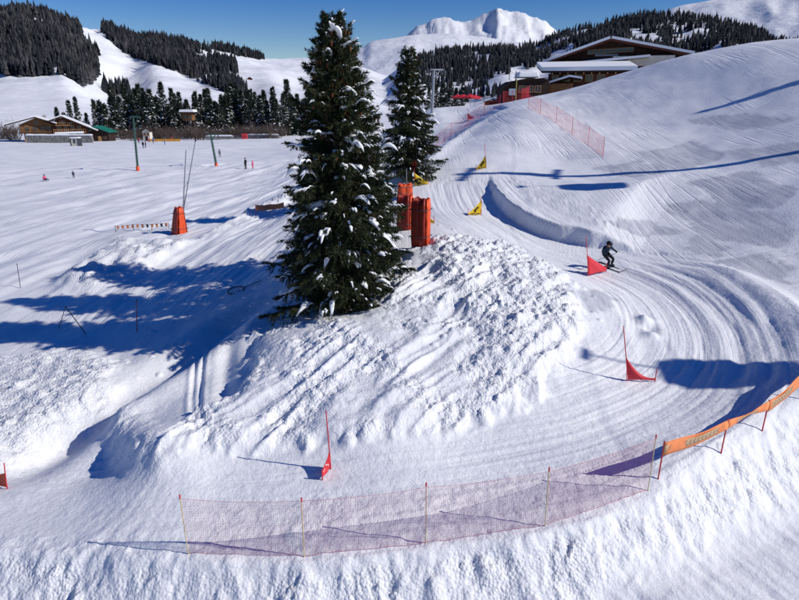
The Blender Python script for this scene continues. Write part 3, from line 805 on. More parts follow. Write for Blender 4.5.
def unit(a):
    return a / (np.linalg.norm(a, axis=-1, keepdims=True) + 1e-9)
def conifer(seed, Ht, R, nb, ntw, nnd, nl, nw, snow=.5, lump=1.0, z0=.05, power=.85, cones=0, ico=2, ragged=.3, lumps_up=0.0):
    rg = np.random.default_rng(seed)
    # branches, dense towards the tip
    u = (np.arange(nb) + rg.random(nb) * .9) / nb
    zb = Ht * (z0 + (1 - z0) * (1 - (1 - u) ** 1.12) * .985)
    f = zb / Ht
    az = np.arange(nb) * 2.39996 + rg.normal(0, .35, nb)
    L = R * (1 - f) ** power * (1 + ragged * rg.normal(0, .55, nb)).clip(.45, 1.5) + .05 * R * (1 - f) + .12
    # a few bald gaps give an uneven outline
    L *= np.where(rg.random(nb) < .12, .6, 1.0)
    a = np.interp(f, [0, .5, .85, 1], [-.28, -.05, .35, 1.2]) + rg.normal(0, .10, nb)
    b = np.interp(f, [0, .5, 1], [.35, .42, .2]); c = np.interp(f, [0, .6, 1], [.30, .28, .15])
    def pt(i, s):
        return np.stack([np.cos(az[i]) * L[i] * s, np.sin(az[i]) * L[i] * s, zb[i] + L[i] * (a[i] * s - b[i] * s * s + c[i] * s ** 3)], -1)
    # twigs
    nt = np.maximum(5, (ntw * (L / R) ** .75)).astype(int)
    bi = np.repeat(np.arange(nb), nt); n = len(bi)
    s = .12 + .88 * rg.random(n) ** .75
    p = pt(bi, s); p2 = pt(bi, np.minimum(s + .04, 1.05)); t = unit(p2 - p)
    side = np.where(rg.random(n) < .5, 1.0, -1.0)
    lat = np.stack([-np.sin(az[bi]), np.cos(az[bi]), np.zeros(n)], -1) * side[:, None]
    hang = rg.random(n) < .38
    d = t * (.75 + .3 * rg.random((n, 1))) + lat * (.55 + .5 * rg.random((n, 1))) + np.array([0, 0, -1.0]) * (.15 + .35 * rg.random((n, 1)))
    d[hang] = t[hang] * .45 + lat[hang] * .3 + np.array([0, 0, -1.0]) * (.7 + .5 * rg.random((hang.sum(), 1)))
    tipm = s > .93
    d[tipm] = t[tipm] + lat[tipm] * .2
    d = unit(d)
    tl = (.34 * L[bi] * (1.05 - s) ** .7 + .10 * R / 2.4 + .06) * (.6 + .6 * rg.random(n)); tl = np.minimum(tl, .36 * R)
    # needles
    k = np.repeat(np.arange(n), nnd); m = len(k)
    v = rg.random(m)
    q = p[k] + d[k] * (tl[k] * v)[:, None] + np.array([0, 0, -.12]) * (v * v * tl[k])[:, None]
    rnd = unit(rg.normal(size=(m, 3)))
    nd = unit(d[k] * .75 + rnd * .75)
    ln = nl * (.6 + .8 * rg.random(m)); wd = nw * (.6 + .8 * rg.random(m))
    w = unit(np.cross(nd, rg.normal(size=(m, 3))))
    V = np.stack([q - w * wd[:, None] * .5, q + w * wd[:, None] * .5, q + nd * ln[:, None]], 1).reshape(-1, 3)
    F = np.arange(m * 3).reshape(-1, 3)
    # limbs as thin three-sided spikes
    LV = []; LF = []
    for i in range(nb):
        ss = np.array([0, .35, .7, 1.0]); P = pt(i, ss); rad = (.012 + .010 * L[i]) * np.array([1, .7, .4, .1])
        o = len(LV)
        l = np.array([-math.sin(az[i]), math.cos(az[i]), 0])
        for j in range(4):
            for kk in range(3):
                an = kk * 2.094
                LV.append(P[j] + (l * math.cos(an) + np.array([0, 0, 1]) * math.sin(an)) * rad[j])
        for j in range(3):
            for kk in range(3):
                x0 = o + j * 3 + kk; x1 = o + j * 3 + (kk + 1) % 3
                LF.append((x0, x1, x1 + 3)); LF.append((x0, x1 + 3, x0 + 3))
    # snow pillows on the boughs
    SV = []; SF = []; o = 0
    IV, IF = (ICO_V, ICO_F) if ico == 2 else (ICO1_V, ICO1_F)
    if snow > 0:
        for i in range(nb):
            w_ = snow * (1 + lumps_up * (f[i] - .4))
            for _ in range(rg.poisson(w_ * 2.2)):
                s0 = .45 + .55 * rg.random() ** .7
                ctr = pt(i, np.array([s0]))[0] + rg.normal(0, .05, 3) * L[i] * .5
                tt = unit(pt(i, np.array([min(s0 + .05, 1.05)]))[0] - pt(i, np.array([s0]))[0])
                sc = lump * (.28 + .95 * rg.random() ** 3) * (.5 + .5 * min(1, L[i] / R * 1.4))
                for q_ in range(rg.integers(1, 4)):
                    e1 = tt; e2 = unit(np.cross(e1, [0, 0, 1.0])); e3 = np.cross(e2, e1)
                    rad = np.array([.40, .135, .075]) * sc * (.55 + .75 * rg.random(3))
                    vv = IV * (1 + .35 * perlin(IV[:, 0] * 1.7 + i, IV[:, 1] * 1.7 + IV[:, 2] * 1.3 + _ * 3.1 + q_, seed)[:, None])
                    dl = e1 * rg.normal(0, .22) * sc + e2 * rg.normal(0, .14) * sc
                    vv = vv[:, :1] * rad[0] * e1 + vv[:, 1:2] * rad[1] * e2 + vv[:, 2:] * rad[2] * np.abs(e3) * 1.0
                    vv[:, 2] -= .15 * sc * ((vv[:, 0] * e1[0] + vv[:, 1] * e1[1]) / (.3 * sc)) ** 2
                    SV.append(vv + ctr + dl + np.array([0, 0, .035])); SF.append(IF + o); o += len(IV)
    CV = []; CF = []; o = 0
    for _ in range(cones):
        i = int(nb * (.50 + .46 * rg.random())); s0 = .45 + .5 * rg.random()
        ctr = pt(i, np.array([s0]))[0] + np.array([rg.normal(0, .05), rg.normal(0, .05), -.12])
        CV.append(ICO1_V * np.array([.035, .035, .10]) * (.8 + .5 * rg.random()) + ctr); CF.append(ICO1_F + o); o += len(ICO1_V)
    return dict(fol=(V, F), limb=(np.array(LV), np.array(LF)), snow=(np.vstack(SV), np.vstack(SF)) if SV else None, cones=(np.vstack(CV), np.vstack(CF)) if CV else None)

def trunk_mb(Ht, r0, seed, bury=.4):
    rg = random.Random(seed); mb = MB(); pts = []; rad = []
    for i in range(9):
        t = i / 8; pts.append((rg.uniform(-.02, .02) * Ht * .1 * t, rg.uniform(-.02, .02) * Ht * .1 * t, -bury + (Ht * .97 + bury) * t)); rad.append(r0 * (1 - t) ** .9 + .012 + (.35 * r0 if i == 0 else 0))
    return mb.tube(pts, rad, 8)
def build_conifer(name, loc, label, group, seed, Ht, R, nb, ntw, nnd, nl, nw, r0, needle=None, **kw):
    root = empty(name, loc, label, 'tree', group)
    trunk_mb(Ht, r0, seed).build('trunk', M_BARK, root)
    D = conifer(seed, Ht, R, nb, ntw, nnd, nl, nw, **kw)
    V = np.vstack([D['fol'][0], D['limb'][0]]); F = np.vstack([D['fol'][1], D['limb'][1] + len(D['fol'][0])])
    mi = np.concatenate([np.zeros(len(D['fol'][1]), int), np.ones(len(D['limb'][1]), int)])
    cr = link(bpy.data.objects.new('crown', tri_mesh('crown', V, F, [needle or M_NEEDLE, M_BARK], mi)), root)
    if D['snow']:
        o = link(bpy.data.objects.new('snow_load', tri_mesh('snow_load', *D['snow'], M_SNOW, smooth=True)), root); o['kind'] = 'stuff'
    if D['cones']:
        o = link(bpy.data.objects.new('hanging_cones', tri_mesh('hanging_cones', *D['cones'], M_CONE, smooth=True)), root); o['kind'] = 'stuff'
    return root
def copy_tree(o, parent=None):
    c = o.copy(); COL.objects.link(c)
    if parent is not None: c.parent = parent
    for ch in list(o.children): copy_tree(ch, c)
    return c

p = TREE1.copy(); p[2] = gz(p[0], p[1])
T1 = build_conifer('spruce_tree', p, 'tall dark spruce with patchy snow standing on the rough snow mound', None, 5, 10.42, 2.02, 430, 54, 22, .12, .030, .19, snow=.9, lump=.78, cones=650, z0=.075, ragged=.6, power=.68, lumps_up=.3)
p2 = at_d(408, 175, 45.0); p2[2] = gz(p2[0], p2[1])
T2 = build_conifer('spruce_tree', p2, 'smaller snow flecked spruce behind the orange padding', None, 11, 12.35 - p2[2], 2.05, 300, 42, 16, .14, .040, .16, snow=.85, lump=.9, cones=160, z0=.09, ragged=.55, power=.70, lumps_up=.4)
for (px_, d_, h_, R_t, sd_, lab_) in ((346, 25.4, 9.6, 2.35, 17, 'middle height spruce growing close behind the tall dark spruce'), (350, 29.4, 9.2, 2.5, 19, 'lower spruce filling the gap between the two taller spruces')):
    p3 = at_d(px_, 250, d_); p3[2] = gz(p3[0], p3[1])
    build_conifer('spruce_tree', p3, lab_, None, sd_, h_, R_t, 240, 42, 14, .15, .045, .14, snow=.9, lump=.8, cones=30, z0=.06, ragged=.5, power=.7)

# unseen tree added beyond the right edge so its shadow lies on the piste
def shadow_tree(px, py, t, label, seed, R=1.3, sun=True, dx=0):
    S = at(px, py); tip = S + SUN * t
    g = gz(tip[0], tip[1]); h = tip[2] - g
    print('shadow tree', label, S.round(1), tip.round(1), 'h', round(h, 1), project(tip[0], tip[1], g + h * .5))
    return build_conifer('spruce_tree', (tip[0], tip[1], g), label, None, seed, h, R, 130, 22, 9, .22, .06, .12, snow=.5, lump=.8, ico=1, z0=.08)

# ------------------------------------------------------------------ mid-distance tree belt
protos = []
for i, (h, R, pw) in enumerate(((16, 2.9, .8), (14, 2.6, .75), (18, 3.0, .85), (12, 2.5, .7), (15, 2.2, .9))):
    protos.append(build_conifer('conifer', (0, 0, 0), 'dark snow dusted conifer in the tree belt across the piste', 'conifers in the belt across the piste', 100 + i, h, R, 84, 9, 7, .85, .26, .2, needle=M_NEEDLE2, snow=.9, lump=2.0, ico=1, z0=.06, power=pw + .15, ragged=.5))
rg = random.Random(4)
belt = []
for px in range(104, 312, 5): belt.append((px + rg.uniform(-2, 2), rg.uniform(225, 255), rg.uniform(.85, 1.2)))
for px in range(176, 306, 8): belt.append((px + rg.uniform(-3, 3), rg.uniform(262, 285), rg.uniform(1.0, 1.35)))
for px in range(120, 300, 7): belt.append((px + rg.uniform(-3, 3), rg.uniform(244, 262), rg.uniform(.8, 1.2)))
for px in (72, 80, 88, 97, 109, 116, 60, 66): belt.append((px + rg.uniform(-1, 1), rg.uniform(238, 262), rg.uniform(.6, .95)))
used = set()
for i, (px, d, sc) in enumerate(belt):
    r = ray(px, 130); x = r[0] / r[1] * d
    j = rg.randrange(5)
    o = protos[j] if j not in used else copy_tree(protos[j]); used.add(j)
    if px < 118: lb, gr = 'small dark conifer growing behind the wooden chalets', 'conifers behind the chalets'
    elif abs(px - 187) < 15: lb, gr = 'snow dusted conifer standing close round the brown hut on stilts', 'conifers round the stilt hut'
    elif px > 204: lb, gr = 'snow dusted conifer behind the low snow capped walls', 'conifers behind the low walls'
    else: lb, gr = 'dark conifer in the belt between the white kiosk and the barrier', 'conifers behind the kiosk and barrier'
    props(o, lb, 'tree', gr)
    o.location = (x, d, gz(x, d) - .1); o.rotation_euler = (0, 0, rg.uniform(0, 6.28)); o.scale = (sc * 1.0, sc * 1.0, sc * rg.uniform(.85, 1.08))
# conifers by the grey lift pylon, seen over the brow
for i, (px, d, h, lab) in enumerate(((436, 128, 7.5, 0), (443, 132, 9, 0), (450, 126, 8.5, 0), (456, 130, 9.2, 0), (463, 134, 6.5, 0), (429, 124, 7, 0))):
    r = ray(px, 100); x = r[0] / r[1] * d
    o = copy_tree(protos[i % 5]); s = h / (16, 14, 18, 12, 15)[i % 5]
    o['label'] = 'dark conifer in the clump beside the grey lift pylon'; o['group'] = 'conifers beside the grey lift pylon'
    zt = CAM_Z + d * math.tan(azel(px, 84)[1])
    g = gz(x, d); s = max(.3, (zt - g) / (16, 14, 18, 12, 15)[i % 5]) * rg.uniform(.85, 1.05)
    o.location = (x, d, g); o.scale = (s * 1.1, s * 1.1, s); o.rotation_euler = (0, 0, i * 1.3)

# bare shrubs at the foot of the belt
def shrub_mesh(seed, R, Hh, n):
    g = np.random.default_rng(seed); V = []; F = []
    th = g.random(n) * 6.283; rad = np.sqrt(g.random(n)) * R * .55
    p0 = np.stack([np.cos(th) * rad, np.sin(th) * rad, -.1 * np.ones(n)], -1)
    d0 = unit(np.stack([np.cos(th) * .5 + g.normal(0, .35, n), np.sin(th) * .5 + g.normal(0, .35, n), 1 + .3 * g.random(n)], -1))
    ln = Hh * (.6 + .5 * g.random(n))
    segs = [(p0, d0, ln, .06)]
    for lvl in range(2):
        P, D, Ln, w = segs[-1]
        k = np.repeat(np.arange(len(P)), 4); v = .3 + .7 * g.random(len(k))
        q = P[k] + D[k] * (Ln[k] * v)[:, None]; dd = unit(D[k] + g.normal(0, .55, (len(k), 3))); segs.append((q, dd, Ln[k] * .45, w * .7))
    o = 0
    for P, D, Ln, w in segs:
        m = len(P); wv = unit(np.cross(D, g.normal(size=(m, 3)))) * w
        V.append(np.stack([P - wv, P + wv, P + D * Ln[:, None]], 1).reshape(-1, 3)); F.append(np.arange(m * 3).reshape(-1, 3) + o); o += m * 3
    return tri_mesh('bare_shrub', np.vstack(V), np.vstack(F), M_TWIG)
shm = [shrub_mesh(i, 2.6, 3.4, 34) for i in range(3)]
for i in range(46):
    px = 122 + (300 - 122) * i / 45 + rg.uniform(-1.5, 1.5); d = rg.uniform(206, 224)
    if i > 40: px = rg.uniform(-2, 14); d = rg.uniform(204, 215)
    r = ray(px, 132); x = r[0] / r[1] * d
    o = link(bpy.data.objects.new('bare_shrub', shm[i % 3])); o.location = (x, d, gz(x, d)); s = rg.uniform(.8, 1.35); o.scale = (s, s, s * rg.uniform(.8, 1.2)); o.rotation_euler = (0, 0, rg.uniform(0, 6))
    if i > 40: props(o, 'leafless brown shrub beside the gabled wooden chalet', 'shrub', 'shrubs beside the chalet')
    else: props(o, 'leafless brown shrub at the foot of the conifer belt', 'shrub', 'shrubs at the foot of the conifer belt')

# ------------------------------------------------------------------ woods on the hills (far off, one mass each)
def in_poly(P, x, y):
    c = np.zeros(x.shape, bool)
    for (x1, y1), (x2, y2) in zip(P, P[1:] + P[:1]):
        if y1 == y2: continue
        c ^= ((y1 > y) != (y2 > y)) & (x < (x2 - x1) * (y - y1) / (y2 - y1) + x1)
    return c
def wood(name, label, polys, holes, ridge, n_try, r0, r1, hmin, hmax, seed, snowy=.25, cap=6000):
    g = np.random.default_rng(seed)
    xsn = [p[0] for P in polys for p in P]
    a0 = azel(min(xsn) - 3, 50)[0]; a1 = azel(max(xsn) + 3, 50)[0]
    az = a0 + (a1 - a0) * g.random(n_try); r = np.sqrt(r0 * r0 + (r1 * r1 - r0 * r0) * g.random(n_try))
    x = r * np.sin(az); y = r * np.cos(az); z = hills_z(x, y)
    R_ = RIDGES[ridge]; rc = np.interp(az, R_['az'], R_['rc'])
    px, py = project(x, y, z)
    wob = fbm(x / 60.0, y / 60.0, 3, seed) * 3.0
    m = np.zeros(n_try, bool)
    for P in polys: m |= in_poly(P, px + wob, py + wob * .5)
    for P in holes: m &= ~in_poly(P, px + wob * .4, py + wob * .3)
    m &= (r < rc * 1.03)
    clear = fbm(x / 45.0, y / 90.0, 3, seed + 9); m &= (clear > -.42 + .25 * g.random(n_try))
    i = np.nonzero(m)[0][:cap]
    x, y, z = x[i], y[i], z[i]; n = len(i)
    h = (hmin + (hmax - hmin) * g.random(n) ** 1.2) * np.where(g.random(n) < .1, 1.35, 1.0); w = h * (.13 + .09 * g.random(n))
    ns = 6; T = []
    tiers = [(0.0, 1.0, .55), (.28, .78, .8), (.55, .5, 1.0)]
    V = []; F = []; MI = []; o = 0
    base = np.arange(n)
    kind = (g.random(n) < snowy * 1.5 * (1 + .9 * perlin(x / 70.0, y / 70.0, seed + 5))).astype(int)
    for (zb_, wr, zt) in tiers:
        rot = g.random(n) * 6.28
        ring = []
        for k in range(ns):
            an = rot + k * 2 * math.pi / ns; jr = w * wr * (.75 + .5 * g.random(n))
            ring.append(np.stack([x + np.cos(an) * jr, y + np.sin(an) * jr, z + h * (zb_ + .06 * g.random(n))], -1))
        apex = np.stack([x + g.normal(0, .03, n) * h, y, z + h * zt], -1)
        blk = np.stack(ring + [apex], 1)       # n, 7, 3
        V.append(blk.reshape(-1, 3))
        st = o + base * (ns + 1)
        for k in range(ns): F.append(np.stack([st + k, st + (k + 1) % ns, st + ns], -1)); MI.append(kind)
        o += n * (ns + 1)
    ob = link(bpy.data.objects.new(name, tri_mesh(name, np.vstack(V), np.vstack(F), [M_FOREST, M_FOREST2], np.concatenate(MI))))
    props(ob, label, 'forest', kind='stuff'); print(name, n)
wood('hillside_forest', 'dense dark conifer forest covering the hill with a piste beside it',
     [[(-90, 0), (0, 0), (17, 0), (50, 8), (80, 18), (82, 40), (100, 56), (97, 80), (76, 93), (45, 90), (20, 84), (0, 73), (-90, 80)]], [], 0, 120000, 620, 1300, 8, 15, 1, .35, 7000)
wood('hillside_forest', 'long dark tongue of conifers running down the hill right of the piste',
     [[(94, 20), (101, 14), (135, 28), (165, 46), (200, 60), (225, 72), (248, 92), (240, 99), (205, 84), (165, 68), (128, 56), (108, 40)],
      [(80, 100), (110, 86), (130, 88), (120, 108), (90, 108)]], [], 0, 90000, 700, 1950, 9, 16, 2, .25, 4200)
wood('hillside_forest', 'thin dark lines of conifers along the upper ridge',
     [[(135, 30), (162, 34), (185, 43), (217, 53), (190, 53), (150, 42)], [(203, 40), (236, 46), (268, 56), (258, 60), (232, 55), (208, 48)], [(207, 62), (235, 64), (239, 74), (215, 74)], [(160, 80), (176, 76), (180, 84), (166, 86)]], [], 0, 60000, 900, 2050, 13, 20, 3, .15, 1500)
wood('hillside_forest', 'broad dark forested ridge behind the timber lodge',
     [[(408, 66), (418, 50), (440, 43), (500, 39), (540, 34), (560, 24), (585, 18), (610, 12), (640, 4), (700, 8), (745, 16), (790, 34), (830, 40), (900, 36), (900, 75), (799, 70), (700, 66), (560, 62), (520, 70), (470, 84), (420, 92)]],
     [[(536, 52), (560, 40), (590, 30), (588, 35), (562, 46), (542, 56)], [(590, 26), (606, 20), (604, 27), (592, 31)], [(680, 33), (700, 28), (716, 30), (700, 36), (684, 38)], [(625, 42), (650, 35), (654, 39), (630, 46)]], 1, 120000, 700, 1560, 9, 17, 4, .22, 6500)
wood('hillside_forest', 'scattered dark trees dotting the white slope left of the lodge',
     [[(470, 88), (482, 80), (487, 86), (478, 92)], [(494, 66), (504, 63), (505, 70), (496, 71)], [(440, 98), (470, 96), (520, 94), (520, 100), (440, 104)]], [], 1, 60000, 420, 1300, 9, 14, 6, .1, 200)

# ------------------------------------------------------------------ race gates
M_RED = mat('red_fabric', (.62, .035, .05), .55, .3, vary=.12, vscale=5)
M_REDP = mat('red_plastic', (.60, .04, .05), .4, .4)
M_YEL = mat('yellow_fabric', (.78, .52, .015), .55, .3, vary=.1, vscale=5)
M_BLK = mat('black_print', (.012, .012, .014), .6, .3)
M_WHT = mat('white_print', (.78, .78, .78), .6, .3)
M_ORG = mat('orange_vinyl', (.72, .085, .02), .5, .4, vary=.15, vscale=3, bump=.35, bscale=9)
M_ORG_SHADE = mat('shaded_orange_vinyl', (.26, .022, .012), .5, .4, vary=.18, vscale=3, bump=.35, bscale=9)  # orange vinyl with the shade of sun-averted faces put into its colour
M_PALEORG = mat('pale_orange_mesh', (.82, .27, .10), .7, .2, vary=.1, vscale=6)
M_TAN = mat('tan_print', (.62, .42, .24), .8, .2, vary=.15, vscale=14)
M_GREYP = mat('grey_print', (.33, .27, .22), .8, .2)
M_NET = mat('pink_net_cord', (.60, .14, .20), .7, .2)
M_REDNET = mat('red_net_cord', (.70, .05, .07), .7, .2)
M_POSTY = mat('yellow_post', (.62, .50, .22), .5, .4)
M_DARK = mat('dark_metal', (.04, .042, .05), .5, .5)
M_GREYM = mat('grey_metal', (.33, .35, .37), .45, .5, metal=.5)
M_GREEN = mat('green_painted_steel', (.022, .075, .055), .45, .5, vary=.15, vscale=2)

def gate(label, lp, ltop, sp, s_h, p_top, p_s, fabric, emblem=None, concave=.25, name='slalom_gate', group=None, base_gap=.05, h_long=None):
    """lp: pixel of the long pole's foot, ltop: pixel of its top, sp: pixel of the short stub's foot"""
    A = at(*lp); B = at(*sp)
    top = at_d(ltop[0], ltop[1], A[1])
    if h_long: top = A + np.array([0, 0, h_long])
    root = empty(name, A, label, 'slalom gate', group)
    a = Vector((0, 0, 0)); t = Vector(top - A); b = Vector(B - A)
    MB().tube([a + Vector((0, 0, -.25)), a + t * .25, a + t * .6, t], [.017, .017, .016, .014], 8).build('long_pole', M_REDP if fabric is not M_YEL else M_REDP, root)
    MB().tube([b + Vector((0, 0, -.2)), b + Vector((0, 0, s_h))], .016, 8).build('short_pole', M_REDP, root)
    tl = t.length; ax = t / tl
    G = []; R = 8; C = 10
    nrm = Vector((b.x, b.y, 0)).cross(Vector((0, 0, 1))).normalized()
    for i in range(R + 1):
        row = []
        for j in range(C + 1):
            q = j / C
            hi = (ax * p_top) * (1 - q) + (b + Vector((0, 0, p_s))) * q
            lo = (ax * base_gap) * (1 - q) + (b + Vector((0, 0, .05))) * q
            hi = hi - Vector((0, 0, 1)) * concave * 4 * q * (1 - q) * .5
            pt = lo.lerp(hi, i / R) + nrm * (.05 * math.sin(q * math.pi) * math.sin(i / R * math.pi) + .012 * math.sin(q * 9 + i))
            row.append(pt)
        G.append(row)
    pn = MB().sheet(G, .006).build('panel', fabric, root)
    def on(q, v, off):
        hi = (ax * p_top) * (1 - q) + (b + Vector((0, 0, p_s))) * q - Vector((0, 0, 1)) * concave * 4 * q * (1 - q) * .5
        lo = (ax * base_gap) * (1 - q) + (b + Vector((0, 0, .05))) * q
        return lo.lerp(hi, v) + nrm * (.05 * math.sin(q * math.pi) * math.sin(v * math.pi) + .012 * math.sin(q * 9 + v * R) + off)
    sgn = 1 if nrm.dot(Vector((-A[0], -A[1], 0))) > 0 else -1
    if emblem == 'disc':
        for side in (1, -1):
            mb = MB(); ce = on(.30, .48, sgn * side * .012); e1 = b.normalized(); e2 = Vector((0, 0, 1))
            mb.prism([ce + e1 * .20 * math.cos(k * math.pi / 9) + e2 * .20 * math.sin(k * math.pi / 9) for k in range(18)], nrm * sgn * side * .004)
            em = mb.build('emblem', M_BLK, pn)
            m2 = MB()
            for k, (dx, dz, w, h) in enumerate(((-.02, .05, .05, .045), (.03, -.03, .05, .06), (-.05, -.06, .03, .03))):
                q0 = ce + e1 * dx + e2 * dz + nrm * sgn * side * .0065
                m2.prism([q0 + e1 * -w, q0 + e1 * w * .3 - e2 * h, q0 + e1 * w, q0 + e2 * h * .6], nrm * sgn * side * .003)
            m2.build('emblem_figure', M_YEL, pn)
            m3 = MB(); u0 = on(.12, .07, sgn * side * .012); u1 = on(.8, .16, sgn * side * .012)
            m3.prism([u0, u1, u1 + e2 * .05, u0 + e2 * .05], nrm * sgn * side * .003)
            m3.build('lettering_band', M_BLK, pn)
    if emblem == 'script':
        for side in (1, -1):
            mb = MB()
            for k in range(6):
                q0 = .20 + k * .11; v0 = .30 + .10 * ((k * 7) % 3)
                mb.prism([on(q0, v0, sgn * side * .010), on(q0 + .05, v0 + .02, sgn * side * .010), on(q0 + .085, v0 + .16, sgn * side * .010), on(q0 + .02, v0 + .13, sgn * side * .010)], nrm * sgn * side * .003)
            mb.build('lettering', M_WHT, pn)['kind'] = 'stuff'
    return root
gate('red triangular race gate just in front of the skier', (588.5, 276), (586, 235.5), (606, 272), .42, 1.02, .22, M_RED, concave=.05)
gate('red swept race gate alone inside the wide bend', (628, 381), (623.5, 326), (655, 381.5), .42, .85, .12, M_RED, concave=.42)
gate('red race gate with white lettering beside the pink net', (331, 469), (326, 411), (322.5, 480), .30, .52, .22, M_RED, 'script', concave=.02)
gate('yellow gate with black emblem beside the shaded cut wall', (481, 215.5), (481.5, 196), (468, 215.5), .42, .95, .12, M_YEL, 'disc', concave=.12)
gate('yellow gate with black emblem beside the smaller spruce', (415, 186), (414, 168), (428, 184.5), .45, .92, .16, M_YEL, 'disc', concave=.06)
gate('yellow gate with tall red pole higher up the course', (486.5, 168.5), (484.5, 143.5), (476, 170), .4, .98, .12, M_YEL, 'disc', concave=.1)
gate('yellow gate half hidden behind the orange padding', (418, 222), (417, 203), (434, 224), .5, .9, .16, M_YEL, 'disc', concave=.06)
gate('small red gate far up on the pink netted track', (468, 120), (467.5, 108), (473, 119), .5, .95, .2, M_RED, concave=.1)
gate('orange gate flag cropped at the shaded track end below the gully', (7, 489), (4, 463), (-14, 484), .4, .5, .3, M_ORG, concave=.05)

# ------------------------------------------------------------------ nets and fences
def net_strands(P0, P1, h, spacing, rad, sag=.05, lift=.03, seed=0, lean=(0, 0)):
    """one net panel between two post feet: a rectangular lattice of thin three-sided cords"""
    P0 = np.array(P0); P1 = np.array(P1); Lg = np.linalg.norm((P1 - P0)[:2])
    nu = max(4, int(Lg / spacing)); nv = max(3, int(h / spacing))
    uu = np.linspace(0, 1, nu + 1); vv = np.linspace(0, 1, nv + 1)
    gx = P0[0] + (P1[0] - P0[0]) * uu; gy = P0[1] + (P1[1] - P0[1]) * uu
    gl = H(gx, gy) + lift
    ztop = (P0[2] + h) * (1 - uu) + (P1[2] + h) * uu - sag * 4 * uu * (1 - uu)
    n2 = np.array([-(P1 - P0)[1], (P1 - P0)[0]]); n2 = n2 / np.linalg.norm(n2)
    G = np.zeros((nv + 1, nu + 1, 3))
    for i, v in enumerate(vv):
        bow = .10 * math.sin(v * math.pi) * np.sin(uu * math.pi) + .03 * perlin(uu * 5 + seed, v * 3 + np.zeros_like(uu), 9) * math.sin(v * math.pi)
        G[i, :, 0] = gx + n2[0] * bow; G[i, :, 1] = gy + n2[1] * bow
        G[i, :, 2] = gl + (ztop - gl) * v
    V = []; F = []; o = 0
    tri = [(1, 0), (-.5, .87), (-.5, -.87)]
    nr = np.array([n2[0], n2[1], 0])
    ux = np.array([(P1 - P0)[0], (P1 - P0)[1], 0]); ux /= np.linalg.norm(ux)
    def strand(line, e2, r):
        nonlocal o
        m = len(line)
        vs_ = np.stack([line + (nr * a + e2 * b) * r for a, b in tri], 1).reshape(-1, 3)
        V.append(vs_)
        i = np.arange(m - 1)[:, None] * 3
        for k in range(3):
            k2 = (k + 1) % 3
            F.append(np.stack([i[:, 0] + k + o, i[:, 0] + k2 + o, i[:, 0] + 3 + k2 + o, i[:, 0] + 3 + k + o], -1))
        o += m * 3
    for i in range(nv + 1): strand(G[i], np.array([0, 0, 1.0]), rad)
    for j in range(nu + 1): strand(G[:, j], ux, rad)
    return np.vstack(V), np.vstack(F), G
def net_fence(label, feet, h, spacing, rad, cord, post, post_r=.016, cap=None, name='safety_net', group=None, post_up=.08, sag=.05):
    root = empty(name, feet[0], label, 'net', group)
    o0 = np.array(feet[0])
    for i, f in enumerate(feet):
        q = Vector(np.array(f) - o0)
        pj = random.Random(i * 7 + int(abs(o0[0]) * 10)); lx, ly = pj.uniform(-.03, .03), pj.uniform(-.03, .03)
        po = MB().tube([q + Vector((0, 0, -.3)), q + Vector((lx, ly, h + post_up))], post_r, 8).build('post', post, root)
        if cap: MB().tube([q + Vector((lx, ly, h + post_up - .07)), q + Vector((lx, ly, h + post_up + .02))], post_r * 1.7, 8).build('post_cap', cap, po)
    for i in range(len(feet) - 1):
        V, F, G = net_strands(feet[i], feet[i + 1], h, spacing, rad, seed=i * 3.3, sag=sag)
        link(bpy.data.objects.new('net_panel', tri_mesh('net_panel', V - o0, F, cord)), root)
        for row, nm in ((-1, 'top_cord'), (0, 'bottom_cord')):
            MB().tube([tuple(q) for q in (G[row] - o0)[::2]] + [tuple((G[row] - o0)[-1])], rad * 2.2, 5, caps=False).build(nm, cord, root)
    return root
feet = [at(188.5, 554), at(304, 557), at(426, 543), at(545, 526), at(648, 491)]
net_fence('long pink mesh safety net along the lip of the front bank', feet, 1.42, .046, .0018, M_NET, M_POSTY, .010, M_REDP)
feet = [at(*q) for q in ((528, 108), (540, 114), (556, 123), (572, 134), (588, 145), (603, 157))]
net_fence('red safety net running down the hillside from the lodge', feet, 1.45, .10, .0030, M_REDNET, M_REDP, .016, None)
feet = [at(*q) for q in ((436, 147), (451, 135), (467, 126), (484, 115), (500, 107))]
net_fence('pale red net bordering the shaded lower track below the lodge', feet, 1.4, .14, .0042, M_REDNET, M_REDP, .022, None)
feet = [at_d(x, 103, d) for x, d in ((503, 93), (512, 93), (521, 92), (528, 88))]
feet = [np.array([f[0], f[1], gz(f[0], f[1])]) for f in feet]
net_fence('bright red net in front of the dark lodge annex', feet, 1.6, .12, .009, M_REDNET, M_REDP, .04, None)

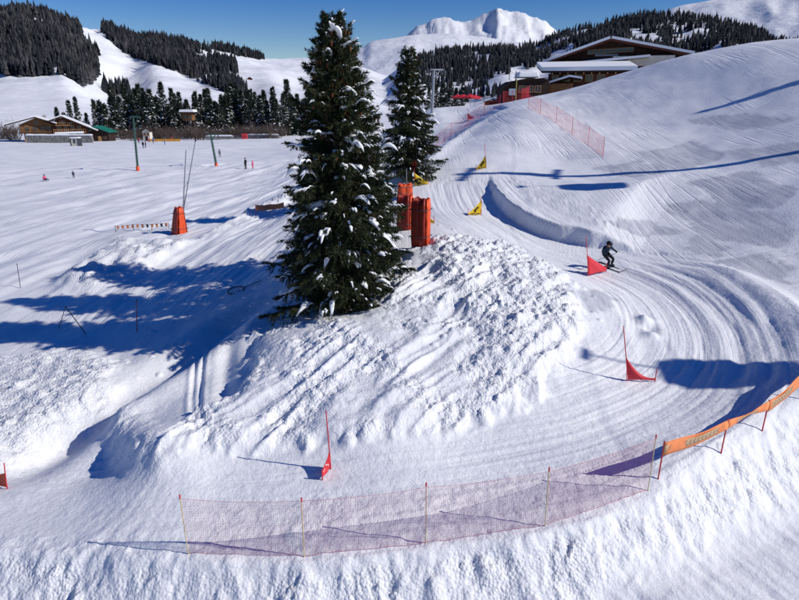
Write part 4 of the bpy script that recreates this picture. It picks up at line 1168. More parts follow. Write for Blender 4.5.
def banner(label, foot_px, tops, posts_h, name='banner_fence', printed=True, post=M_REDP):
    feet = [at(*f) for f in foot_px]
    root = empty(name, feet[0], label, 'fence')
    o0 = feet[0]
    P = [Vector(f - o0) for f in feet]
    for q, h in zip(P, posts_h): MB().tube([q + Vector((0, 0, -.3)), q + Vector((.01, 0, h))], .018, 8).build('post', post, root)
    for i in range(len(P) - 1):
        G = []; Gp = []; C = 16
        n = (P[i + 1] - P[i]).cross(Vector((0, 0, 1))).normalized()
        if n.dot(Vector((-o0[0], -o0[1], 0))) < 0: n = -n
        prof = tops[i]
        for r_ in range(5):
            row = []
            for j in range(C + 1):
                q = j / C; base = P[i].lerp(P[i + 1], q); ht = posts_h[i] * (1 - q) + posts_h[i + 1] * q - .03 - .05 * math.sin(q * math.pi)
                w = np.interp(q, [0, .5, 1], prof)
                row.append(base + Vector((0, 0, ht - w * (1 - r_ / 4))) + n * (.025 + .03 * math.sin(q * 8 + i) * math.sin(r_)))
            G.append(row)
        b = MB().sheet(G, .006).build('banner', M_PALEORG, root)
        if printed:
            row_lo = [G[0][j].lerp(G[4][j], .22) + n * .012 for j in range(C + 1)]; row_hi = [G[0][j].lerp(G[4][j], .78) + n * .012 for j in range(C + 1)]
            MB().sheet([row_lo, [a.lerp(c, .5) + n * .004 for a, c in zip(row_lo, row_hi)], row_hi], .004).build('printed_strip', M_TAN, b)
            mb = MB()
            for j in range(1, C - 1):
                a, c = row_lo[j] + n * .010, row_hi[j] + n * .010; a2, c2 = row_lo[j + 1] + n * .010, row_hi[j + 1] + n * .010
                mid = a.lerp(c, .5).lerp(a2.lerp(c2, .5), .55)
                mid0 = a.lerp(c, .5)
                mb.prism([a.lerp(c, .15).lerp(a2.lerp(c2, .15), .5), a.lerp(c, .15).lerp(a2.lerp(c2, .15), .75), mid0.lerp(mid, .45), a.lerp(c, .85).lerp(a2.lerp(c2, .85), .75), a.lerp(c, .85).lerp(a2.lerp(c2, .85), .5), mid0], n * .003)
            mb.build('printed_chevrons', M_GREYP, b)['kind'] = 'stuff'
    return root
banner('orange banner fence with chevron print at the outside of the bend', [(658, 479), (721, 453), (762, 431), (800, 399), (830, 376)],
       [(.36, .34, .25), (.25, .07, .28), (.34, .38, .42), (.42, .4, .4)], [1.05, .98, .95, 1.05, 1.05])
banner('short faded orange banner beside the long tree shadow', [(256, 214), (270, 213), (284, 211)], [(.45, .42, .45), (.45, .42, .45)], [.75, .75, .75], printed=False)

# flag line in the left field
pts = [at(116, 232), at(134, 230.5), at(152, 230), at(169, 229)]
root = empty('flag_line', pts[0], 'low line of orange flags leading to the leaning orange snow gun', 'flag line')
for q in pts: MB().tube([Vector(q - pts[0]) + Vector((0, 0, -.2)), Vector(q - pts[0]) + Vector((0, 0, .5))], .02, 6).build('stake', M_DARK, root)
MB().tube([Vector(q - pts[0]) + Vector((0, 0, .46)) for q in pts], .008, 5).build('cord', M_DARK, root)
for i in range(11):
    t = (i + .5) / 11 * 3; k = int(t); f = t - k; q = Vector(pts[k] - pts[0]).lerp(Vector(pts[k + 1] - pts[0]), f) + Vector((0, 0, .46))
    MB().prism([q + Vector((-.1, 0, 0)), q + Vector((.1, 0, 0)), q + Vector((.07, .01, -.26)), q + Vector((-.07, .01, -.26))], (0, .006, 0)).build('flag', M_PALEORG if i not in (6, 9) else M_DARK, root)

# ------------------------------------------------------------------ padding round snow guns
def pad(name, label, px, py, w, d, h, rz, face, side, parent=None, lean=.0, topcut=.12, panels=2, taper=0.0):
    A = at(px, py)
    root = empty(name, A, label, 'padding', None, rz)
    # two padded walls meeting at the corner nearest the piste, back wall and a loose top edge
    def wall(c0, c1, mat_, nm, thick=.16):
        c0 = Vector(c0); c1 = Vector(c1); n = (c1 - c0).cross(Vector((0, 0, 1))).normalized()
        for k in range(panels):
            a = c0.lerp(c1, k / panels + .006); b = c0.lerp(c1, (k + 1) / panels - .006)
            G = []
            for i in range(7):
                v = i / 6; row = []
                for j in range(7):
                    q = j / 6
                    bulge = .05 * (1 - (2 * q - 1) ** 4) * (1 - (2 * v - 1) ** 6)
                    p_ = a.lerp(b, q); zz = -.12 + v * (h + .12 - topcut * .5 * (math.sin(q * 3 + k) + 1) * (v))
                    row.append(Vector((p_.x * (1 - taper * v), p_.y * (1 - taper * v), 0)) + Vector((lean * zz, 0, zz)) + n * (bulge + .012 * math.sin(v * 17 + q * 5 + k)))
                G.append(row)
            o = MB().sheet(G, thick).build(nm, mat_, root)
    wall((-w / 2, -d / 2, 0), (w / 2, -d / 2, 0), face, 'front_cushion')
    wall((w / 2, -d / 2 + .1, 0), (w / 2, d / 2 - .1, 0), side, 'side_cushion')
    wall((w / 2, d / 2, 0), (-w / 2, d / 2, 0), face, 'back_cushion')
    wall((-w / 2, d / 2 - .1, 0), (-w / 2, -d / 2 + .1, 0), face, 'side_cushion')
    for zz in (.35, h * .75):
        mb = MB(); k = 1.0 + .0
        e = .115
        tk = 1 - taper * zz / h
        ring = [Vector((sx * (w / 2 * tk + e), sy * (d / 2 * tk + e), zz)) + Vector((lean * zz, 0, 0)) for sx, sy in ((-1, -1), (1, -1), (1, 1), (-1, 1), (-1, -1))]
        mb.tube(ring, .018, 6).build('strap', M_DARK, root)
    return root
pad('crash_padding', 'tall orange crash padding on the mound with shade painted on most faces', 420.5, 243, .62, .55, 2.15, math.radians(-24), M_ORG_SHADE, M_ORG, panels=2)
pad('crash_padding', 'orange crash padding with shade painted faces tucked against the big spruce', 405, 229, .62, .6, 1.9, math.radians(-18), M_ORG_SHADE, M_ORG, panels=2)
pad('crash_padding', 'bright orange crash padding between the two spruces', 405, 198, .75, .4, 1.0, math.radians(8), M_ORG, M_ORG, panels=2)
pad('crash_padding', 'orange crash padding wrapped round the snow lance', 179.5, 233, .7, .8, 2.0, math.radians(-34), M_ORG_SHADE, M_ORG, lean=.13, taper=.55, panels=2)
LA = at(182, 231)
root = empty('snow_lance', LA, 'grey snow making lance with mast rising from orange padding', 'snow lance')
tp = at_d(186, 150, LA[1]) - LA
MB().tube([(0, 0, -.3), tuple(tp * .5), tuple(tp)], [.06, .05, .035], 8).build('mast', M_GREYM, root)
tq = at_d(195.5, 140, LA[1]) - LA
MB().tube([tuple(tp * .22), tuple(tq)], [.05, .03], 8).build('lance_tube', M_GREYM, root)
MB().tube([tuple(tq * .985), tuple(tq * 1.015)], [.06, .06], 10).build('nozzle_head', M_DARK, root)
MB().tube([tuple(tp * .55), tuple(Vector(tp * .22).lerp(Vector(tq), .45))], .02, 6).build('brace', M_GREYM, root)
# thin lance behind the pads
LB = at(407, 196)
root = empty('thin_pole', LB, 'thin pale pole standing behind the orange padding', 'pole')
MB().tube([(0, 0, -.2), (-.05, 0, 1.8)], .025, 6).build('pole', M_GREYM, root); MB().tube([(-.05, 0, 1.78), (-.05, 0, 1.86)], .035, 8).build('pole_cap', M_DARK, root)

# ------------------------------------------------------------------ stakes and odd things in the shaded snow
def stake(label, px, py, tx, ty, r, m, cap=True):
    A = at(px, py); t = at_d(tx, ty, A[1]) - A
    root = empty('marker_pole', A, label, 'pole')
    MB().tube([tuple(-t * .12), tuple(t * .5), tuple(t)], [r, r, r * .8], 7).build('shaft', m, root)
    if cap: MB().tube([tuple(t * .97), tuple(t * 1.01)], r * 1.5, 8).build('cap', M_DARK, root)
stake('thin dark marker pole upright on sunlit snow near the kicker bank', 20.5, 288, 17, 264, .018, M_DARK)
stake('red marker pole upright in the long tree shadow', 137, 332, 136.5, 300, .02, mat('dull_red', (.35, .05, .05), .5))
A = at(86, 334); B = at(58, 328)
root = empty('crossed_poles', A, 'two crossed dark poles leaning together in the tree shadow', 'poles')
t = at_d(65, 306, A[1]) - A
MB().tube([tuple(-t * .1), tuple(t)], .02, 7).build('pole', M_DARK, root)
MB().tube([tuple((B - A) - np.array([0, 0, .1])), tuple(t * .98)], .016, 7).build('pole', M_DARK, root)
A = at(236, 292)
root = empty('hoop', A, 'dark oval hoop with handle lying on shaded snow beside the big spruce', 'hoop')
mb = MB(); n = 22
e1 = np.array([.85, .35, .22]); e2 = np.array([-.15, .12, .10])
mb.tube([tuple(e1 * .42 * math.cos(k * 2 * math.pi / n) + e2 * math.sin(k * 2 * math.pi / n) + np.array([0, 0, .10])) for k in range(n + 1)], .03, 6, caps=False).build('rim', M_DARK, root)
MB().tube([tuple(e1 * .42 + np.array([0, 0, .1])), tuple(e1 * 1.35 + np.array([0, 0, .16]))], .02, 6).build('handle', M_DARK, root)
for k in range(5):
    q = -.7 + k * .35; w = math.sqrt(1 - q * q)
    MB().tube([tuple(e1 * .42 * q + e2 * w + np.array([0, 0, .10])), tuple(e1 * .42 * q - e2 * w + np.array([0, 0, .10]))], .010, 5).build('string', M_DARK, root)

# ------------------------------------------------------------------ drag lift pylons
def pylon(label, px, py, tx, ty, r, arm=1.4, m=M_GREEN, padc=True, name='lift_pylon'):
    A = at(px, py); t = at_d(tx, ty, A[1]) - A; t = Vector(t)
    root = empty(name, A, label, 'lift pylon')
    MB().tube([-t * .06, t * .5, t], [r * 1.15, r, r * .85], 10).build('mast', m, root)
    s = Vector((1, .35, 0)).normalized()
    MB().tube([t * .985 - s * arm * .4, t * .985 + s * arm], r * .6, 8).build('crossarm', m, root)
    MB().tube([t * .80, t * .985 + s * arm * .7], r * .4, 6).build('arm_brace', m, root)
    for k in (-.4, 1.0):
        w = MB(); c = t * .985 + s * arm * k - Vector((0, 0, r * 1.2))
        f = Vector((-.35, 1, 0)).normalized()
        for q in (-.5, 0, .5):
            cc = c + f * q * arm * .8
            w.tube([cc - s * .05, cc + s * .05], r * 1.3, 12)
        w.build('sheave_train', M_DARK, root)
    lad = MB()
    for k in range(14): c = t * (.12 + .8 * k / 14); lad.tube([c - s * r * 2.0, c + s * r * 2.0], r * .13, 4)
    lad.build('ladder_rungs', m, root)
    if padc:
        MB().tube([t * -.02, t * .03, t * .085, t * .09], [r * 1.8, r * 1.8, r * 1.7, r * 1.1], 12).build('foot_padding', M_ORG, root)
    return root
pylon('green drag lift pylon with orange foot pad below the wooden chalets', 138, 171, 133, 116, .14, arm=.9)
pylon('green drag lift pylon in front of the conifer belt near two walkers', 216.5, 166, 210.5, 134, .15, arm=1.1)
A = at(432, 113); 
pylon('grey chairlift pylon with wide crossarm rising behind the smaller spruce', 432, 113, 434, 69, .20, arm=1.5, m=M_GREYM, padc=False, name='chairlift_pylon')

# ------------------------------------------------------------------ buildings
M_WOOD = mat('warm_timber', (.20, .10, .045), .8, .2, vary=.3, vscale=1.2)
M_WOODL = mat('pale_timber', (.42, .24, .10), .8, .2, vary=.25, vscale=1.2)
M_WOODD = mat('dark_timber', (.032, .019, .016), .85, .2, vary=.35, vscale=1.5)
M_WOODR = mat('red_brown_timber', (.10, .036, .024), .85, .2, vary=.3, vscale=1.5)
M_STONE = mat('grey_stone', (.24, .23, .22), .9, .2, vary=.35, vscale=1.6, bump=.5, bscale=4)
M_PLASTER = mat('cream_plaster', (.62, .58, .50), .9, .2, vary=.1, vscale=2)
M_GLASS = mat('window_glass', (.03, .04, .05), .08, .6)
M_GLASST = mat('tinted_glass', (.05, .10, .11), .1, .6)
M_FRAME = mat('window_frame', (.30, .17, .09), .7, .2)
M_GROOF = mat('green_roof', (.015, .16, .11), .5, .4, vary=.15, vscale=1)
def gable_prism(mb, w, d, z0, ze, zp, x0=0.0, px=None, y0=0.0):
    """pentagon wall block, gable towards -Y"""
    px = x0 if px is None else px
    poly = [(x0 - w / 2, y0, z0), (x0 + w / 2, y0, z0), (x0 + w / 2, y0, ze), (px, y0, zp), (x0 - w / 2, y0, ze)]
    return mb.prism(poly, (0, d, 0))
def roof_slab(a, b, depth0, depth1, th, lift=0.0):
    """slab from eave point a to ridge point b (x,z pairs), running in y"""
    (xa, za), (xb, zb) = a, b
    v = Vector((xb - xa, 0, zb - za)).normalized(); n = Vector((-v.z, 0, v.x)); n = n if n.z > 0 else -n
    p = [Vector((xa, depth0, za)) + n * lift, Vector((xb, depth0, zb)) + n * lift, Vector((xb, depth0, zb)) + n * (lift + th), Vector((xa, depth0, za)) + n * (lift + th)]
    return MB().prism(p, (0, depth1 - depth0, 0))
def window(par, x, y, z, w, h, glass=M_GLASS, mull=True):
    wn_ = MB().box((x, y - .03, z), (w, .05, h)).build('window', glass, par)
    f = MB(); t = .10
    f.box((x - w / 2 - t / 2, y - .06, z), (t, .10, h + 2 * t)); f.box((x + w / 2 + t / 2, y - .06, z), (t, .10, h + 2 * t)); f.box((x, y - .062, z + h / 2 + t / 2), (w, .10, t)); f.box((x, y - .062, z - h / 2 - t / 2), (w, .10, t))
    if mull: f.box((x, y - .075, z), (.07, .05, h))
    f.build('frame', M_FRAME, wn_)
    return wn_
def railing(par, x0, x1, y, z, h, m, nm='balcony', depth=1.0, n=16):
    b = MB().box(((x0 + x1) / 2, y - depth / 2, z), (x1 - x0, depth, .14)).build(nm, m, par)
    r = MB().box(((x0 + x1) / 2, y - depth + .05, z + h), (x1 - x0, .1, .1))
    for k in range(n): r.box((x0 + .06 + (x1 - x0 - .12) * k / (n - 1), y - depth + .05, z + h / 2), (.09, .06, h - .1))
    r.build('railing', m, b)
    return b
def pxm(px, py, d):
    return at_d(px, py, d)

# --- chalet with pale gable
d0 = 196.0
c = pxm(35, 141, d0); x0 = c[0]; g0 = gz(x0, d0) - .4
L_ = lambda px: pxm(px, 120, d0)[0] - x0
Zp = lambda py: pxm(35, py, d0)[2] - g0
root = empty('chalet', (x0, d0, g0), 'wooden chalet with pale timber gable and snowy roof beside brown shrubs', 'chalet', None, math.radians(24))
wb = Zp(133.5); we = Zp(124.5); wp = Zp(118)
MB().box((L_(35), 4.6, wb / 2 - .4), (L_(47.5) - L_(22), 8, wb + .8)).build('ground_floor', M_WOODL, root)
gable_prism(MB(), L_(49) - L_(20), 8.4, wb + .01, we, wp, L_(34.5), y0=.2).build('upper_floor', M_WOOD, root)
for a, b in (((L_(8), Zp(125.2)), (L_(35), wp + .1)), ((L_(53), Zp(124.6)), (L_(35), wp + .1))):
    rf = roof_slab(a, b, -1.9, 6.0, .28).build('roof', M_WOODD, root)
    roof_slab(a, b, -1.6, 6.1, .30, .285).build('roof_snow', M_SNOW, rf)
for px_ in (26, 33, 40, 45): window(root, L_(px_), .2, Zp(129), 1.0, 1.3)
window(root, L_(35), .2, Zp(122.5), 1.2, 1.0)
railing(root, L_(20), L_(51), .2, Zp(133), 1.0, M_WOODD, depth=1.3)
for px_ in (28, 36, 43): window(root, L_(px_), .5, Zp(137.5), 1.1, 1.2)
MB().box((L_(41), 6, wp - .3), (.9, .9, 2.0)).build('chimney', M_STONE, root)
# --- chalet with long red roof
d1 = 199.0
c = pxm(64, 138, d1); x0 = c[0]; g0 = gz(x0, d1) - .4
L_ = lambda px: pxm(px, 120, d1)[0] - x0
Zp = lambda py: pxm(64, py, d1)[2] - g0
root = empty('chalet', (x0, d1, g0), 'red brown chalet with long sloping roof above the stone wall', 'chalet', None, math.radians(22))
poly = [(L_(53), 0, 0), (L_(84), 0, 0), (L_(84), 0, Zp(128)), (L_(62), 0, Zp(117.5)), (L_(53), 0, Zp(121))]
MB().prism(poly, (0, 4.4, 0)).build('wall', M_WOODR, root)
for a, b in (((L_(50), Zp(121.5)), (L_(62), Zp(117))), ((L_(92.5), Zp(132)), (L_(62), Zp(117)))):
    rf = roof_slab(a, b, -1.8, 4.6, .3).build('roof', M_WOODD, root)
    roof_slab(a, b, -1.5, 4.7, .30, .305).build('roof_snow', M_SNOW, rf)
for px_ in (58, 64, 70, 76): window(root, L_(px_), 0, Zp(128.5), 1.1, 1.4)
window(root, L_(62), 0, Zp(122.3), 1.4, 1.0); window(root, L_(68), 0, Zp(124), 1.0, .9)
railing(root, L_(53), L_(82), 0, Zp(132.5), 1.0, M_WOODL, depth=1.2)
railing(root, L_(55), L_(72), 0, Zp(125.2), .8, M_WOODL, depth=1.0, n=10)
aw = roof_slab((L_(55), Zp(134)), (L_(80), Zp(133.6)), -4, -1.3, .2).build('terrace_roof', M_WOODD, root)
roof_slab((L_(55), Zp(134)), (L_(80), Zp(133.6)), -4.05, -1.25, .5, .205).build('roof_snow', M_SNOW, aw)
# --- green shed
d2 = 203.0; c = pxm(98, 136, d2); x0 = c[0]; g0 = gz(x0, d2) - .4
L_ = lambda px: pxm(px, 120, d2)[0] - x0
Zp = lambda py: pxm(98, py, d2)[2] - g0
root = empty('shed', (x0, d2, g0), 'low shed with green metal roof beside the red brown chalet', 'shed')
gable_prism(MB(), L_(106) - L_(88), 5, 0, Zp(132), Zp(128), L_(97)).build('wall', M_WOODD, root)
for a, b in (((L_(86), Zp(132.4)), (L_(92), Zp(126.5))), ((L_(108), Zp(132.8)), (L_(92), Zp(126.5)))):
    roof_slab(a, b, -.6, 6, .18).build('roof', M_GROOF, root)
MB().box((L_(97), -.06, 1.0), (1.1, .1, 2.0)).build('door', M_WOODL, root); window(root, L_(102), 0, 1.6, .9, .8)
# --- retaining wall with snow cap
A = at(49, 141); B = at(113, 139.5)
root = empty('stone_wall', (A[0], 191.0, gz(A[0], 191.0)), 'long grey stone wall with snow cap in front of the chalets', 'wall')
ln = pxm(113, 139, 191)[0] - pxm(47, 139, 191)[0]
hh = 2.2
rgw = random.Random(8)
stone_me = None
nx_, nz_ = 26, 3
for iz in range(nz_):
    for ix in range(nx_):
        o = MB().box((ln * (ix + .5 + .25 * (iz % 2)) / nx_, rgw.uniform(-.04, .04), -.3 + (hh + .3) * (iz + .5) / nz_), (ln / nx_ * rgw.uniform(.9, .97), .8, (hh + .3) / nz_ * .94)).build('stone_block', M_STONE, root)
MB().box((ln / 2 + .1, .1, (hh - .3) / 2), (ln, .5, hh + .1)).build('mortar_core', M_STONE, root)
mb = MB()
for k in range(24):
    a = ln * k / 24; b_ = ln * (k + 1) / 24
G = [[Vector((ln * j / 40 * 1.01, -.45 + .9 * i / 4, hh + .02 + (.38 + .16 * float(perlin(np.array([j * .23]), np.array([i * .4]), 3)[0])) * math.sin(i / 4 * math.pi))) for j in range(41)] for i in range(5)]
MB().sheet(G, .06).build('snow_cap', M_SNOW, root)
# --- hut among the conifers
d3 = 222.0; x0 = pxm(187.5, 118, d3)[0]; g0 = gz(x0, d3)
L_ = lambda px: pxm(px, 110, d3)[0] - x0
Zp = lambda py: pxm(187, py, d3)[2] - g0
root = empty('hut', (x0, d3, g0 - .3), 'small brown hut on stilts with snowy roof among the conifers', 'hut')
for sx in (-1, 1):
    for sy in (0, 1): MB().box((sx * 1.8, .3 + sy * 2.4, Zp(119.5) / 2), (.3, .3, Zp(119.5))).build('stilt', M_WOODD, root)
MB().box((0, 1.5, (Zp(119.5) + Zp(112)) / 2), (L_(192.5) - L_(183), 3.4, Zp(112) - Zp(119.5))).build('wall', M_WOOD, root)
rf = MB().box((0, 1.5, Zp(112) + .16), (L_(195.5) - L_(180), 5.0, .3)).build('roof', M_WOODD, root)
MB().box((0, 1.5, Zp(112) + .72), (L_(195) - L_(180.5), 4.8, .8), taper=.9).build('roof_snow', M_SNOW, rf)
window(root, -.7, -.22, (Zp(119) + Zp(113)) / 2, 1.0, 1.1); window(root, .9, -.22, (Zp(119) + Zp(113)) / 2, 1.0, 1.1)
# --- small white kiosk below the belt and far red barn
d4 = 203.0; x0 = pxm(146, 133, d4)[0]; g0 = gz(x0, d4)
root = empty('kiosk', (x0, d4, g0), 'small white kiosk with pitched roof at the foot of the belt', 'kiosk')
gable_prism(MB(), 2.3, 2.2, -.2, 2.0 + 1.2, 4.0).build('wall', M_PLASTER, root)
for a, b in (((-1.5, 3.0), (0, 4.15)), ((1.5, 3.0), (0, 4.15))):
    roof_slab(a, b, -.3, 2.5, .12).build('roof', M_WOODD, root)
window(root, -.5, 0, 2.2, .6, .8); window(root, .6, 0, 2.2, .6, .8); MB().box((0, -.05, .8), (.8, .08, 1.5)).build('door', M_WOODD, root)
x = pxm(250, 88, 900.0)
zz = float(hills_z(np.array([x[0]]), np.array([900.0]))[0])
root = empty('barn', (x[0], 900.0, zz - 1), 'tiny red brown barn far up on the white hill', 'barn')
gable_prism(MB(), 6, 6, 0, 2.6, 4.4).build('wall', M_WOODR, root)
for a, b in (((-3.5, 2.3), (0, 4.6)), ((3.5, 2.3), (0, 4.6))): roof_slab(a, b, -.5, 6.5, .3).build('roof', M_WOODR, root)
# white booth below the chalets
A = at(75, 146)
root = empty('booth', A, 'small white booth with dark sides alone on snow below the chalets', 'booth')
MB().box((0, .8, .95), (1.7, 1.5, 1.9)).build('body', M_PLASTER, root)
for s_ in (-1, 1): MB().box((s_ * .98, .8, .9), (.26, 1.7, 2.1)).build('side_panel', M_DARK, root)
MB().box((0, .03, 1.2), (.5, .05, 1.0)).build('hatch', M_DARK, root); MB().box((0, .8, 2.06), (2.3, 1.8, .22), taper=.85).build('roof_snow', M_SNOW, root)
# low snow topped walls at the field edge
for (pa, pb, py, lab) in ((206, 233, 137, 'low grey wall with snow cap left of the red padding at the field edge'), (247, 279, 136.5, 'low grey wall with snow cap right of the red padding at the field edge')):
    d5 = 206.0; xa = pxm(pa, py, d5)[0]; xb = pxm(pb, py, d5)[0]; g0 = gz((xa + xb) / 2, d5)
    root = empty('low_wall', ((xa + xb) / 2, d5, g0), lab, 'wall')
    MB().box((0, 0, .45), (xb - xa, .5, 1.3)).build('wall', M_STONE, root); MB().box((0, 0, 1.32), (xb - xa + .3, .8, .42), taper=.8).build('snow_cap', M_SNOW, root)
x = pxm(244.5, 137, 204.0); g0 = gz(x[0], 204.0)
root = empty('crash_padding', (x[0], 204.0, g0), 'small red padding block between the two low snow capped walls', 'padding')
MB().box((0, 0, .8), (1.9, .8, 1.9)).build('cushion', M_REDP, root, bevel=.15); MB().box((0, -.42, .9), (1.7, .06, .12)).build('strap', M_DARK, root)
x = pxm(165, 140, 196.0); g0 = gz(x[0], 196.0)
root = empty('barrier', (x[0], 196.0, g0), 'long low yellow orange barrier at the foot of the conifer belt', 'barrier')
for k in range(5): MB().box((-4 + 2 * k, 0, .5), (1.85, .12, .7)).build('barrier_panel', mat('amber_board', (.70, .32, .03), .6), root); MB().box((-5 + 2 * k, .1, .4), (.1, .1, 1.2)).build('post', M_DARK, root)

# --- timber lodge behind the brow
D = 116.0
xr = pxm(608, 38, D); x0 = xr[0]; g0 = 8.0
root = empty('timber_lodge', (x0, D, g0), 'large dark timber lodge with broad snowy gable roof behind the slope', 'lodge', None, math.radians(-17))
L_ = lambda px, d=D: at_d(px, 60, d)[0] - x0
Zp = lambda py, d=D: at_d(608, py, d)[2] - g0
MB().prism([(L_(553), 0, -2), (L_(678), 0, -2), (L_(678), 0, Zp(57.5)), (L_(608.5), 0, Zp(42)), (L_(553), 0, Zp(62))], (0, 22, 0)).build('wall', M_WOODD, root)
for a, b in (((L_(546), Zp(64.5)), (L_(608.5), Zp(42) + .05)), ((L_(684), Zp(58.5)), (L_(608.5), Zp(42) + .05))):
    rf = roof_slab(a, b, -2.2, 23, .35).build('roof', M_WOODR, root)
    roof_slab(a, b, -2.25, 23.2, .42, .355).build('roof_snow', M_SNOW, rf)
# glazed band and boards in the gable
for k in range(8):
    a = 588 + k * 5.4
    w_ = window(root, L_(a + 2.4), 0, Zp(51.8 - k * .25), .82, .62, M_GLASST, mull=False)
MB().box((L_(606), -.08, Zp(55.2)), (L_(618) - L_(596), .1, .35)).build('sign_board', mat('sign_grey', (.30, .34, .33), .6), root)
for k, (pa, pz) in enumerate(((556, 61.2), (566, 60.8))): window(root, L_(pa + 3), 0, Zp(pz + 2.2), .8, .8)
for k in range(6):
    yb = 60.4 - k * 3.2
    half = (60.5 - (yb)) / 22.0
    xa = 556 + (608.5 - 556) * min(1, (k * 3.2) / 21.5) + 3; xb = 676 - (676 - 608.5) * min(1, (k * 3.2) / 20.5) - 3
    if xb - xa > 8: MB().box(((L_(xa) + L_(xb)) / 2, -.05, Zp(yb)), (L_(xb) - L_(xa), .08, .10)).build('board', M_WOODR, root)
# terrace roof strip on the right
rf = MB().prism([(L_(583), -3.2, Zp(64.5)), (L_(645), -3.2, Zp(59.5)), (L_(645), -3.2, Zp(59.0)), (L_(583), -3.2, Zp(63.9))], (0, 3.1, .3)).build('terrace_roof', M_WOODD, root)
MB().prism([(L_(582), -3.3, Zp(63.85)), (L_(645.5), -3.3, Zp(58.95)), (L_(645.5), -3.3, Zp(56.8)), (L_(582), -3.3, Zp(62.2))], (0, 3.2, .32)).build('roof_snow', M_SNOW, rf)
MB().box((L_(640), -1.2, Zp(62)), (L_(668) - L_(612), 2.2, 1.6)).build('pale_infill', M_PLASTER, root)
# annex in front
d6 = 107.0; x1 = at_d(575, 75, d6)[0]
ann = empty('lodge_annex', (x1, d6, 8.0), 'long low annex with broad snow slab roof before the lodge', 'lodge', None, math.radians(-15))
L6 = lambda px: at_d(px, 75, d6)[0] - x1
Z6 = lambda py: at_d(575, py, d6)[2] - 8.0
MB().box(((L6(549) + L6(630)) / 2, 4.5, Z6(73.5) / 2 - 1), (L6(630) - L6(549), 7.6, Z6(73.5) + 2)).build('wall', M_WOODR, ann)
rf = MB().prism([(L6(543), -1.2, Z6(73)), (L6(632), -1.2, Z6(73)), (L6(628), 8.0, Z6(64.5)), (L6(535), 8.0, Z6(64.5))], (0, 0, .3)).build('roof', M_WOODD, ann)
MB().prism([(L6(542.5), -1.35, Z6(73) + .32), (L6(632.5), -1.35, Z6(73) + .32), (L6(628), 7.9, Z6(64.5) + .32), (L6(534.5), 7.9, Z6(64.5) + .32)], (0, 0, .62)).build('roof_snow', M_SNOW, rf)
for k in range(5): window(ann, L6(556 + k * 11), .7, Z6(78), 1.1, 1.0)
for k in range(10): MB().box((L6(553 + k * 7.5), -1.0, Z6(73.6)), (.2, .3, .25)).build('rafter_end', M_WOODL, ann)
# porch
rp = MB().prism([(L6(552), -3.2, Z6(83.5)), (L6(570), -3.2, Z6(77.5)), (L6(581), -3.2, Z6(79.5)), (L6(581), -3.2, Z6(80.3)), (L6(570), -3.2, Z6(78.3)), (L6(552), -3.2, Z6(84.4))], (0, 3.4, 0)).build('porch_roof', M_WOODD, ann)
MB().prism([(L6(551), -3.3, Z6(83.4)), (L6(570), -3.3, Z6(77.4)), (L6(582), -3.3, Z6(79.4)), (L6(582), -3.3, Z6(77.6)), (L6(570), -3.3, Z6(75.4)), (L6(551), -3.3, Z6(81.6))], (0, 3.5, 0)).build('roof_snow', M_SNOW, rp)
MB().box((L6(562), -1.4, Z6(85) / 2 - .5), (L6(578) - L6(554), 3.0, Z6(85) + 1.4)).build('porch_wall', M_WOOD, ann)
# left dark wing
d7 = 101.0; x2 = at_d(525, 88, d7)[0]; gg = gz(x2, d7)
wg = empty('lodge_wing', (x2, d7, gg), 'dark low wing with snow patch roof left of the lodge annex', 'lodge')
L7 = lambda px: at_d(px, 85, d7)[0] - x2
Z7 = lambda py: at_d(525, py, d7)[2] - gg
MB().prism([(L7(504), 0, -1), (L7(549), 0, -1), (L7(549), 0, Z7(79)), (L7(528), 0, Z7(78)), (L7(513), 0, Z7(82)), (L7(504), 0, Z7(88))], (0, 7, 0)).build('wall', M_WOODD, wg)
rf = MB().prism([(L7(501.5), -.5, Z7(88.8)), (L7(513), -.5, Z7(81.5)), (L7(551), -.5, Z7(77.6)), (L7(551), -.5, Z7(77)), (L7(513), -.5, Z7(80.8)), (L7(501.5), -.5, Z7(88))], (0, 8, 0)).build('roof', M_WOODD, wg)
MB().box((L7(529), 2.4, Z7(74.4)), (L7(540) - L7(518), 4.0, Z7(71) - Z7(77)), taper=.85).build('roof_snow', M_SNOW, rf, bevel=.2)
MB().box((L7(513), -.06, Z7(92)), (1.2, .1, 1.0)).build('poster', mat('pale_poster', (.35, .5, .6), .6), wg)
for px_ in (522, 530, 538): window(wg, L7(px_), 0, Z7(89), .9, .9)
MB().tube([(L7(515), -1.2, -.2), (L7(515), -1.2, Z7(79))], .09, 8).build('post', mat('yellow_green_post', (.30, .27, .08), .6), wg)
for px_, t_ in ((510.5, 69.5), (517, 70.5)): MB().tube([(L7(px_), 1.5, Z7(80)), (L7(px_), 1.5, Z7(t_))], .06, 6).build('flue', M_DARK, wg)
